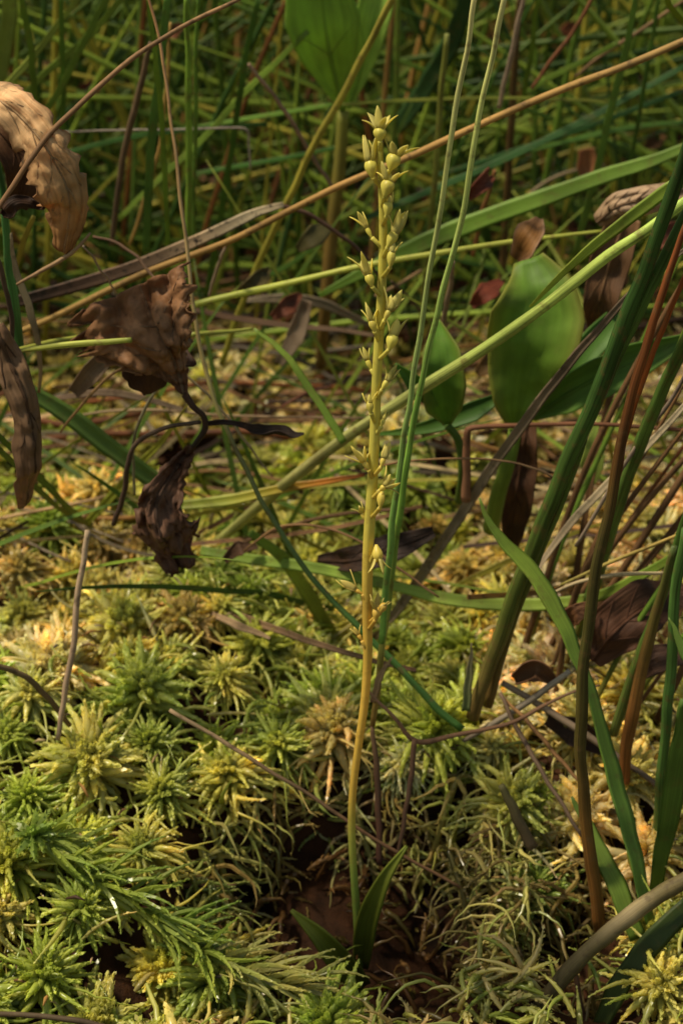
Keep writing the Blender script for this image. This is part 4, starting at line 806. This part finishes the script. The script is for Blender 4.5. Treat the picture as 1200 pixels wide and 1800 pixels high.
D_('hair thin brown stalk arching over the moss behind the lower stem', [(430, 968), (480, 930), (530, 922), (590, 932), (650, 962), (710, 1005), (770, 1050)], [4, 5, 5, 5, 4], 4.5, 3.2, [(.24, .13, .05), (.2, .1, .045)], 'fine')
D_('grey dry blade slanting up from the moss to the right reeds', [(655, 1125), (700, 1068), (760, 980), (830, 872), (900, 772), (985, 658), (1050, 580), (1120, 505), (1215, 430)], [14, 18, 19, 19, 18, 16, 12, 8], 'G', 1.0, [(.3, .23, .15), (.26, .2, .13), (.22, .16, .1), (.16, .11, .07), (.2, .15, .1)], 'keel')
D_('reddish brown thin stalk bent at a right angle below the oval leaf', [(818, 880), (820, 820), (822, 760), (830, 752), (900, 748), (1000, 745), (1100, 748), (1215, 757)], [17, 15, 9, 8, 8, 8], 4.2, 3.8, [(.3, .14, .07), (.2, .08, .035), (.16, .06, .025)])
D_('hair thin arched stalk across the pale moss right of the orchid', [(640, 825), (720, 810), (820, 806), (900, 813), (960, 832), (1000, 858)], [4, 4, 4, 4], 3.2, 3.4, [(.28, .14, .05), (.24, .15, .08)], 'fine')
D_('thin yellow brown stalk at the right edge', [(1215, 930), (1130, 965), (1050, 998), (985, 1028)], [5, 7, 7, 5], 1.6, 2.4, [(.4, .27, .07), (.3, .25, .06)])
D_('pale straw lying at right behind the reeds', [(1180, 1007), (1090, 1010), (1020, 1022), (965, 1045)], [5, 8, 7, 5], 1.9, 2.4, [(.5, .38, .2), (.46, .36, .2)])
D_('grey brown stick lying on the cream moss at right', [(882, 1200), (940, 1234), (1000, 1272), (1080, 1328), (1165, 1388)], [10, 13, 12, 10], 2.2, 1.4, [(.32, .22, .14), (.27, .19, .12), (.2, .13, .08)])
D_('short grey stick end lying right of the reed base', [(800, 1310), (870, 1270), (940, 1225), (1000, 1180)], [7, 11, 12, 11], 2.1, 1.9, [(.2, .15, .1), (.3, .24, .17), (.42, .35, .26)])
D_('dark thin stick slanting down from the reed base', [(878, 1218), (905, 1275), (945, 1345), (985, 1410), (1022, 1470)], [7, 9, 8, 7], 1.9, .4, [(.16, .1, .06), (.12, .075, .045)])
D_('orange brown thin stick slanting down from the reed base', [(880, 1222), (925, 1268), (975, 1325), (1025, 1380)], [5, 8, 8, 6], 2.0, 1.0, [(.3, .15, .05), (.24, .12, .045)])
D_('dark rod in the shade right of the shaggy moss', [(880, 1380), (905, 1430), (935, 1490)], [12, 20, 20], .4, .2, [(.1, .09, .03), (.13, .08, .04)])
D_('short dark twig low in the pit at left', [(250, 1556), (320, 1558), (415, 1556)], [8, 10, 6], .3, .4, [(.18, .1, .045), (.14, .07, .03)])
D_('brown leaf tip poking in at the lower left edge', [(-15, 1670), (20, 1700), (52, 1742)], [24, 22, 2], -1.6, -1.5, [(.2, .11, .05), (.14, .07, .035)], 'keel')
D_('dark stalk lying along the bottom left edge', [(-15, 1782), (60, 1785), (140, 1795), (220, 1815)], [9, 11, 11, 9], -2.6, -2.7, [(.12, .08, .04), (.1, .065, .035)])
D_('thin stem standing behind the left end of the lying moss shoot', [(78, 1540), (82, 1600), (86, 1660)], [8, 9, 8], .2, .1, [(.3, .2, .12), (.24, .15, .09)])
D_('dark red twig at the lower right standing in the pit', [(1005, 1690), (1015, 1740), (1035, 1815)], [8, 10, 10], -1.3, -1.6, [(.13, .065, .035), (.1, .05, .03)])
D_('small dry sheath tip beside the twin rush base', [(655, 1235), (668, 1190), (688, 1155)], [10, 13, 2], 1.4, 1.5, [(.28, .16, .07), (.36, .24, .11)], 'keel')
D_('pale dry sheath around the base of the dark reeds', [(840, 1235), (860, 1170), (890, 1100), (925, 1030)], [18, 26, 22, 4], 2.5, 2.6, [(.28, .2, .12), (.4, .3, .2), (.36, .26, .17)], 'keel')
D_('pointed dry shoot beside the reed base', [(818, 1250), (824, 1190), (828, 1130)], [16, 14, 2], 2.0, 2.1, [(.16, .2, .06), (.26, .2, .11)], 'keel')
D_('cream dry blade among the reeds at right', [(1215, 700), (1120, 800), (1040, 880), (980, 950), (930, 1020)], [10, 14, 16, 14, 8], 2.6, 3.0, [(.4, .32, .2), (.44, .34, .2), (.36, .27, .17)], 'keel')
D_('grey thin stalk at the right edge among the reeds', [(1215, 640), (1165, 720), (1120, 780), (1060, 880), (1010, 960)], [7, 8, 8, 6], 1.6, 2.4, [(.25, .18, .13), (.3, .22, .15)])
R_('blue green rush at the left edge behind the tan leaf', [(-10, 250), (5, 340), (18, 470), (32, 580), (45, 690)], [10, 14, 17, 18, 17], 3.2, 4.0, [(.05, .17, .07), (.06, .2, .08), (.05, .16, .06)])
D_('straw coloured curved blade beside the blue green rush', [(18, 410), (30, 480), (52, 540), (68, 600), (70, 690)], [4, 12, 14, 10, 5], 3.0, 3.6, [(.4, .3, .17), (.5, .38, .22), (.34, .22, .1)], 'flat')
D_('dark thin stem at the left edge crossing the rush', [(-8, 430), (8, 500), (22, 570), (20, 650)], [8, 9, 9, 7], 2.2, 2.6, [(.12, .07, .04), (.1, .06, .035)])
D_('orange thin stick leaning in front of the broad lying blade', [(105, 760), (150, 705), (195, 660), (236, 638)], [4, 6, 6, 4], 4.0, 3.4, [(.34, .19, .07), (.38, .22, .09)])
D_('pale thin curled stalk below the fan shaped leaf', [(235, 870), (235, 790), (252, 720), (280, 680), (288, 668)], [5, 6, 6, 4], 4.2, 3.6, [(.26, .22, .12), (.3, .26, .15)], 'fine')
D_('dark curved stem left of the dangling leaf', [(200, 922), (215, 880), (225, 820), (240, 780), (290, 752), (352, 742)], [9, 10, 9, 8, 7], 3.4, 2.6, [(.08, .045, .03), (.12, .075, .045)])
D_('straight pale straw crossing behind the long bowing rush', [(322, 652), (370, 700), (420, 760), (480, 838)], [4, 5, 5, 3], 4.4, 4.8, [(.4, .3, .17), (.4, .3, .18)], 'fine')
D_('brown flat dead blade lying behind the orchid on the cream moss edge', [(340, 545), (420, 560), (500, 572), (600, 580), (660, 590)], [8, 12, 10, 8], 9.0, 9.4, [(.14, .075, .04), (.18, .11, .06)], 'flat')
D_('grey papery blade behind the brown flat one', [(430, 528), (500, 525), (570, 535), (650, 572)], [8, 20, 20, 10], 10.5, 10.5, [(.26, .2, .13), (.24, .18, .11)], 'flat')
D_('thin red brown stalk rising from the cream moss', [(495, 715), (540, 690), (580, 680)], [4, 6, 5], 8.0, 8.0, [(.2, .07, .035), (.16, .06, .03)])
D_('flat grey brown straw lying under the broad green blade', [(100, 700), (180, 690), (250, 700), (330, 722)], [8, 14, 12, 7], 7.0, 7.0, [(.16, .1, .06), (.22, .15, .09)], 'flat')
D_('long thin straw lying at the foot of the fan shaped leaf', [(110, 735), (200, 722), (300, 722), (400, 730), (640, 735)], [4, 6, 5, 4], 7.5, 7.2, [(.32, .22, .12), (.28, .18, .1)], 'fine')

# upper background grasses that one can tell apart
UB = [
 ('G', 'vertical green blade near the top left corner', [(38, -15), (52, 70), (60, 140), (70, 230)], 12, 9, (.12, .24, .05)),
 ('G', 'second vertical green blade from the top left corner', [(108, -15), (110, 100), (112, 240), (116, 380)], 10, 10, (.09, .2, .04)),
 ('G', 'pale green blade slanting down left in the top left corner', [(145, -15), (90, 60), (40, 120), (-10, 175)], 12, 10, (.24, .36, .1)),
 ('G', 'green blade slanting down left beside the pale one', [(222, -10), (150, 70), (95, 115), (40, 170)], 13, 11, (.17, .3, .07)),
 ('G', 'third green blade slanting down left at the top', [(192, -15), (150, 70), (115, 140), (75, 205)], 12, 9.5, (.14, .27, .06)),
 ('G', 'wide pale green leaf in the top left corner', [(20, -30), (15, 40), (5, 100), (-8, 160)], 30, 12, (.2, .32, .1)),
 ('G', 'long green blade left of the bowing rush', [(262, -15), (272, 80), (280, 175), (290, 300), (296, 480)], 10, 7, (.16, .3, .05)),
 ('G', 'dark blue green blade crossing the long one near the bowing rush', [(298, -15), (284, 100), (270, 220), (262, 330), (256, 450)], 16, 8, (.09, .21, .06)),
 ('R', 'straight bright green stem right of the bowing rush', [(328, -15), (331, 120), (333, 260), (332, 380), (330, 520)], 13, 7.5, (.14, .28, .05)),
 ('R', 'thin green stem close right of the bright green one', [(348, -15), (345, 120), (343, 260), (340, 440)], 8, 9, (.09, .2, .04)),
 ('D', 'dark brown withered stem behind the arching stalk', [(266, 75), (245, 160), (222, 250), (208, 340), (197, 430)], 12, 8.5, (.13, .08, .04)),
 ('D', 'orange yellow thin stem left of the bright green one', [(300, 40), (292, 160), (280, 260), (255, 350), (228, 430)], 7, 9.5, (.4, .24, .06)),
 ('G', 'dark green blade leaning left of the big top leaf', [(455, -10), (430, 120), (402, 290), (385, 400), (362, 520)], 11, 10, (.06, .15, .03)),
 ('G', 'light green blade slanting down left under the big top leaf', [(540, 55), (480, 115), (425, 170), (345, 255), (270, 325), (210, 385)], 11, 11, (.16, .3, .06)),
 ('G', 'green blade running nearly level left of the big petiole', [(585, 183), (500, 198), (425, 210), (340, 225)], 8, 12, (.11, .25, .05)),
 ('G', 'dark green level blade below the first level one', [(598, 258), (500, 278), (420, 292), (330, 308)], 8, 13, (.05, .16, .04)),
 ('G', 'dark green blade level across the left at a quarter height', [(120, 268), (190, 250), (260, 236), (400, 222), (470, 218)], 10, 12, (.05, .15, .04)),
 ('D', 'pale thin stalk bent down at its right end', [(100, 232), (200, 229), (300, 228), (400, 225), (432, 227), (437, 250), (441, 298)], 4, 9.5, (.4, .32, .25)),
 ('D', 'pinkish brown thin stalk slanting left of the big petiole', [(438, 112), (490, 180), (535, 252), (565, 300), (585, 328)], 8, 9.2, (.32, .2, .12)),
 ('D', 'brown thin stalk slanting down left below the big petiole', [(405, 418), (390, 450), (376, 490), (368, 520)], 6, 6.2, (.34, .24, .16)),
 ('D', 'thin pale stalk below the tan curled leaf', [(148, 432), (170, 465), (192, 492), (205, 515)], 4, 4.5, (.4, .28, .2)),
 ('G', 'green thin blade slanting through the middle of the upper left', [(460, 60), (440, 100), (420, 130), (400, 185)], 6, 10, (.16, .27, .06)),
 ('G', 'olive thin blade low left of the bowing rush', [(60, 380), (40, 430), (30, 470)], 10, 5, (.25, .26, .08)),
 ('G', 'dark green blade slanting low behind the speckled blade', [(570, 420), (500, 470), (430, 500)], 9, 12, (.05, .13, .03)),
 ('G', 'fresh green blade slanting above the fan shaped leaf', [(250, 470), (230, 480), (160, 520), (90, 560)], 9, 9, (.12, .24, .05)),
 ('G', 'thin level green blade right of the orchid tip', [(600, 184), (680, 178), (850, 172), (1000, 175), (1075, 180)], 6, 11, (.2, .27, .06)),
 ('G', 'dark teal blade rising to the right behind the orchid tip', [(640, 385), (720, 350), (875, 285), (1040, 205), (1210, 112)], 12, 12, (.035, .11, .04)),
 ('G', 'second dark teal blade rising to the right', [(760, 310), (860, 280), (950, 250), (1080, 205), (1210, 155)], 10, 13, (.03, .1, .035)),
 ('G', 'green level blade at the right under the teal blades', [(925, 266), (1010, 245), (1100, 225), (1210, 213)], 9, 12.5, (.08, .2, .05)),
 ('G', 'green blade leaning from the top right, long one', [(1118, -15), (1096, 100), (1066, 225), (1040, 330), (1010, 450)], 13, 9.5, (.12, .25, .06)),
 ('G', 'thin dark green blade in the top right corner', [(1160, -15), (1140, 90), (1125, 180), (1100, 320)], 8, 11, (.07, .17, .04)),
 ('G', 'bright green blade tip in the top right corner', [(1165, -15), (1185, 20), (1215, 60)], 11, 7, (.18, .3, .05)),
 ('R', 'vertical green stem behind the orchid right of the big top leaf', [(700, -15), (698, 80), (694, 200), (688, 290)], 11, 14, (.12, .22, .05)),
 ('R', 'olive vertical stem left of the twin rushes', [(785, 60), (775, 180), (762, 330), (750, 470), (738, 600)], 12, 11, (.14, .18, .05)),
 ('D', 'pinkish dry stalk right of the twin rushes at the top', [(922, -15), (906, 60), (890, 130), (876, 190)], 9, 10, (.42, .3, .2)),
 ('D', 'red brown thin stalk slanting at the top right', [(1048, -15), (1010, 50), (970, 105), (935, 155)], 7, 11, (.26, .1, .045)),
 ('R', 'dark brown upright stem behind the orange stalk', [(915, -15), (905, 100), (896, 250), (888, 400), (880, 520)], 15, 13, (.07, .05, .025)),
 ('G', 'dark wide teal blade behind the left twin rush', [(825, -15), (790, 80), (750, 150), (695, 228)], 34, 15, (.025, .075, .03)),
 ('G', 'green upright blade right of the twin rushes', [(945, -15), (938, 60), (928, 120), (915, 200)], 10, 12, (.14, .27, .05)),
 ('G', 'green blade slanting right of the dark upright stem', [(1085, 75), (1020, 110), (960, 140), (920, 165)], 9, 12, (.12, .24, .05)),
 ('D', 'brown stalk slanting up to the top right corner', [(1215, -10), (1130, 50), (1060, 95), (1010, 135)], 7, 12, (.22, .13, .06)),
 ('D', 'rusty upright stalk under the orange stalk right of the orchid', [(868, 300), (855, 350), (840, 400), (830, 450)], 8, 10, (.28, .12, .04)),
 ('D', 'pale upright straw right of the twin rushes above the oval leaf', [(795, 460), (790, 510), (780, 560), (772, 600)], 9, 6, (.3, .2, .12)),
 ('D', 'brown straw slanting behind the orchid at mid height', [(660, 520), (700, 500), (740, 475)], 6, 9, (.3, .18, .08)),
 ('D', 'thin dark straw right of the orchid at mid height', [(686, 495), (710, 515), (740, 545)], 5, 8, (.1, .055, .035)),
 ('G', 'thin green blade crossing behind the twin rushes', [(720, 380), (800, 350), (870, 335), (960, 330)], 6, 14, (.12, .2, .05)),
 ('D', 'thin pale arc of dead grass at upper right', [(910, 360), (950, 325), (1000, 302), (1060, 290)], 6, 14, (.3, .22, .12)),
 ('G', 'slim green stalk in the litter left of the oval leaf', [(810, 580), (830, 520), (845, 470), (850, 430)], 7, 10, (.14, .22, .05)),
]
for ty, lab, pts, wv, Y, c in UB:
    c = np.array(c); cols = [c*1.05, c, c*.92]
    {'G': G_, 'R': R_, 'D': D_}[ty](lab, pts, [wv*.8, wv, wv, wv*.85], Y, Y+1.0, cols)

# ---------------------------------------------------------------- mass of grass and litter behind
def grass_mass():
    r = random.Random(99); parts = []
    for i in range(3000):
        Y = 16+58*r.random()**.9; X = r.uniform(-1, 1)*(8.5+.24*Y); z = float(g(X, min(Y, 83)))
        up = r.random()
        h = r.uniform(6, 24); az = r.uniform(0, 6.28)
        lean = r.uniform(.03, .5) if up < .6 else r.uniform(.6, 1.45)
        if up >= .6: az = r.choice([0, math.pi])+r.uniform(-.5, .5)
        d = np.array([math.cos(az)*math.sin(lean), .5*math.sin(az)*math.sin(lean), math.cos(lean)])
        P0 = np.array([X, Y, z-.2]) if up < .8 else np.array([X, Y, z+r.uniform(0, 8)])
        bend = np.array([math.cos(az), 0, -1.])*r.uniform(0, .25)*h
        S = np.array([P0+d*h*t+bend*t*t for t in np.linspace(0, 1, 7)])
        W = np.array([.8, 1, 1, .95, .8, .5, .08])*r.uniform(.05, .14)*(1+Y*.008)
        v, f, st, k = sweep(S, W, 'fine', roll=0); v = np.asarray(v)
        q = r.random()
        c = np.array(gl if q < .25 else gm if q < .58 else gd if q < .80 else yg if q < .90 else (br if up < .6 else gm) if q < .96 else (st_ if up < .6 else gl))*(r.uniform(.65, 1.4) if q < .90 else r.uniform(.5, 1.0))
        parts.append((v, f, c))
    v, f, c = join(parts)
    o = mk('background_grass', v, f, M_back, col=c, st=np.zeros((len(v), 3)))
    tag(o, 'mass of tangled green grass filling the background', 'grass', kind='stuff')
    parts = []
    for i in range(420):                     # dead stalks lying on the ground and over the far moss
        Y = r.uniform(19.5, 62) if i > 60 else r.uniform(12, 19); X = r.uniform(-1, 1)*(6+.24*Y); z = float(g(X, Y))+r.uniform(.05, .7)
        a = r.uniform(-.6, .6); L = r.uniform(1.5, 7)
        S = np.array([[X+math.cos(a)*L*(t-.5), Y+math.sin(a)*L*(t-.5), z+.25*math.sin(t*3+i)+r.uniform(0, .5)*t] for t in np.linspace(0, 1, 6)])
        v, f, st, k = sweep(S, np.full(6, r.uniform(.05, .16)), 'fine')
        parts.append((v, f, np.array(r.choice([br, db, db, gy, br, rb]))*r.uniform(.4, 1.0)))
    v, f, c = join(parts)
    o = mk('grass_litter', v, f, M_dry, col=c, st=np.zeros((len(v), 3)))
    tag(o, 'brown litter of dead stalks under the grass', 'litter', kind='stuff')
grass_mass()
def shade_willow():
    # unseen sapling, added left of the view so its leaves shade the pit
    r = random.Random(12); sd_ = np.array(sdir); root_p = np.array([-15.5, .5, float(g(-15.5, .5))-.3])
    root = empty('added_willow_sapling', root_p); tag(root, 'unseen sapling added left of the view to shade the pit', 'sapling')
    tgt = [(.2, -.1), (-.7, .6), (.9, .7), (1.7, -1.3), (.6, -1.2), (2.4, 1.6), (-.3, 1.3), (1.3, 1.3), (2.6, -1.2), (1.6, -1.9), (3.1, -1.5), (.2, -2.2), (3.4, -1.9), (-.8, -.5)]
    L0 = [np.array([x, y, .7])+sd_*r.uniform(15, 20) for x, y in tgt]
    hub = np.mean(L0, axis=0)+np.array([-2.5, 0, -.6])
    trunk = crom([root_p, root_p+np.array([.6, 0, 6]), (root_p+hub)/2+np.array([-.6, 0, 3.2]), hub], 24)
    v, f, st, k = sweep(trunk, np.linspace(.5, .22, 24), 'tube', ref=np.array([0, -1., 0])); mk('trunk', v, f, M_dry, col=np.tile(br, (len(v), 1)), st=st, parent=root, origin=root_p)
    for P in L0:
        d = unit(P-hub+np.array([0, 0, .3])); e = P+unit(np.array([r.uniform(.3, 1), r.uniform(-.8, .8), r.uniform(-.5, .2)]))*.9
        v, f, st, k = sweep(crom([hub, (hub+P)/2+np.array([0, 0, .25]), P-d*.2], 10), np.linspace(.16, .07, 10), 'fine', ref=np.array([0, -1., .2])); tw = mk('twig', v, f, M_dry, col=np.tile(br, (len(v), 1)), st=st, parent=root, origin=root_p)
        S = crom([P-(e-P), P, e], 12); v, f, st = leaf_grid(S, np.array([.05, .55, .7, .6, .3, .02]), np.array([.05, .55, .7, .6, .3, .02]), .4, .05, seed=3, nu=8, roll=r.uniform(-.5, .5)+1.0)
        o = mk('leaf', v, f, M_leaf, col=np.tile((.09, .18, .04), (len(v), 1)), st=st, parent=root, origin=root_p); o.modifiers.new('thickness', 'SOLIDIFY').thickness = .0002
shade_willow()
def clutter():
    r = random.Random(31)
    for i in range(290):
        Y = r.uniform(6, 20); half = 5+.19*(Y+5); X = r.uniform(-half, half); z = float(g(X, Y)); green = r.random() < .5
        px, py = pix((X, Y, z+.5))
        L = r.uniform(2.5, 8.5) if green else r.uniform(1.5, 5.0); a = r.gauss(0, .55)+(math.pi if r.random() < .5 else 0); tilt = r.uniform(0, .35) if not green else r.uniform(.15, 1.35)
        d = np.array([math.cos(a)*math.cos(tilt), math.sin(a)*math.cos(tilt), math.sin(tilt)])
        side = np.array([-math.sin(a), math.cos(a), 0])*r.uniform(-.2, .2)*L; sag = np.array([0, 0, -.12*L])
        S = np.array([np.array([X, Y, z+.05])+d*L*t+side*t*t+(sag*t*t if green else np.array([0, 0, .35+.1*math.sin(t*4+i)])) for t in np.linspace(0, 1, 10)])
        S[:, 2] = np.maximum(S[:, 2], g(S[:, 0], S[:, 1])+.12)
        w = r.uniform(.04, .10) if green else r.uniform(.025, .085)
        W = w*np.array([.9, 1, 1, 1, 1, .95, .85, .7, .5, .15]) if green else np.full(10, w)
        v, f, st, k = sweep(S, W, 'keel' if green else r.choice(['fine', 'keel']), roll=r.uniform(-.5, .5))
        c = np.array(r.choice([gl, lime, yg, gm]) if green else r.choice([st_, gy, br, oc, tan, db]))*r.uniform(.7, 1.15)
        o = mk('grass_blade' if green else 'straw', v, f, M_live if green else M_dry, col=np.tile(c, (len(v), 1)), st=st, origin=S[0])
        tag(o, 'x', 'grass blade' if green else 'straw', 'thin green blades over the moss' if green else 'dead straws over the moss')
        place_label(o, *pix(S[5]), 'thin green blade' if green else 'thin dead straw')
clutter()
def right_clump():
    r = random.Random(45)
    for i in range(22):
        bx_ = r.uniform(900, 1190); by = r.uniform(1080, 1330) if bx_ > 990 else r.uniform(1150, 1280); B = hit(bx_, by, .0)
        lean = r.uniform(.18, .62); h = r.uniform(5, 13); T_ = B+np.array([math.sin(lean)*h, r.uniform(-1.5, 1.0), math.cos(lean)*h])
        S = crom([B, B*.6+T_*.4+np.array([-.35, 0, .1])*r.uniform(0, 1.5), T_], 16); w = r.uniform(.05, .12)
        kind = r.choice(['green', 'green', 'tan', 'reddish', 'brown']); c = {'green': np.array(gm)*1.3, 'tan': np.array(st_)*.8, 'reddish': np.array(rb)*.9, 'brown': np.array(br)*.8}[kind]
        v, f, st, k = sweep(S, w*interp([1.2, 1, 1, .9, .7, .3], 16), r.choice(['keel', 'fine']), roll=r.uniform(-.6, .6), twist=r.uniform(-.8, .8))
        cols = np.repeat(interp([np.array(br)*.7, c, c*1.05, c*.9+np.array(oc)*.12], 16), k, 0)
        o = mk('reed', v, f, M_live if kind == 'green' else M_dry, col=cols, st=st, origin=B); tag(o, 'x', 'reed', 'thin reeds of the right hand clump')
        place_label(o, *pix(S[6]), 'thin %s reed' % kind)
right_clump()
def moss_mat_and_crumbs():
    r = random.Random(63); parts = []
    for i in range(1000):
        Y = r.uniform(-4, 7); half = 5.2+.19*(Y+5); X = r.uniform(-half, half); z = float(g(X, Y)); full = 2.0-.30*max(0, 2.6-Y)
        if Y < 4 and full-z > .5: continue
        px, py = pix((X, Y, z)); pal = PAL[zone(px, py, r)]
        v, f, c = branch(r, r.uniform(.4, 1.0), r.uniform(.018, .032), r.uniform(-.3, 1.4), r.gauss(0, 1.0), 20, .075, pale=.8, dark=.85, spread=(.05, .4))
        v = rot(v, r.uniform(-1, 1), math.radians(r.uniform(-5, 50)), r.uniform(0, 6.28))+np.array([X, Y, z+r.uniform(-.1, .22)])
        parts.append((v, f, c*np.array(pal)*r.uniform(.75, 1.15)))
    v, f, c = join(parts); o = mk('moss_mat', v, f, M_moss, col=c); o.color = (1, 1, 1, 1)
    tag(o, 'limp loose moss branches matted between the moss heads', 'moss', kind='stuff')
    parts = []
    for i in range(420):
        Y = r.uniform(-3.5, 12); half = 5.2+.19*(Y+5); X = r.uniform(-half, half); z = float(g(X, Y))+r.uniform(.1, .4)
        a = r.uniform(0, 6.28); L = r.uniform(.06, .35); w = r.uniform(.015, .06); d = np.array([math.cos(a), math.sin(a), r.uniform(-.4, .4)])*L
        S = np.array([[X, Y, z]])+np.outer([0, .5, 1], d)+np.array([[0, 0, 0], [0, 0, .15*L], [0, 0, 0]])
        v, f, st, k = sweep(S, np.array([.6, 1, .3])*w, 'fine', ref=np.array([.1, .2, 1.])); parts.append((v, f, np.array(r.choice([st_, br, tan, oc, db, gy]))*r.uniform(.6, 1.1)))
    v, f, c = join(parts); o = mk('litter_crumbs', v, f, M_dry, col=c, st=np.zeros((len(v), 3)))
    tag(o, 'tiny brown and straw crumbs caught in the moss', 'litter', kind='stuff')
moss_mat_and_crumbs()
RANK += ['thirteenth ', 'fourteenth ', 'fifteenth ', 'sixteenth ', 'seventeenth ', 'eighteenth ']
settle_labels()
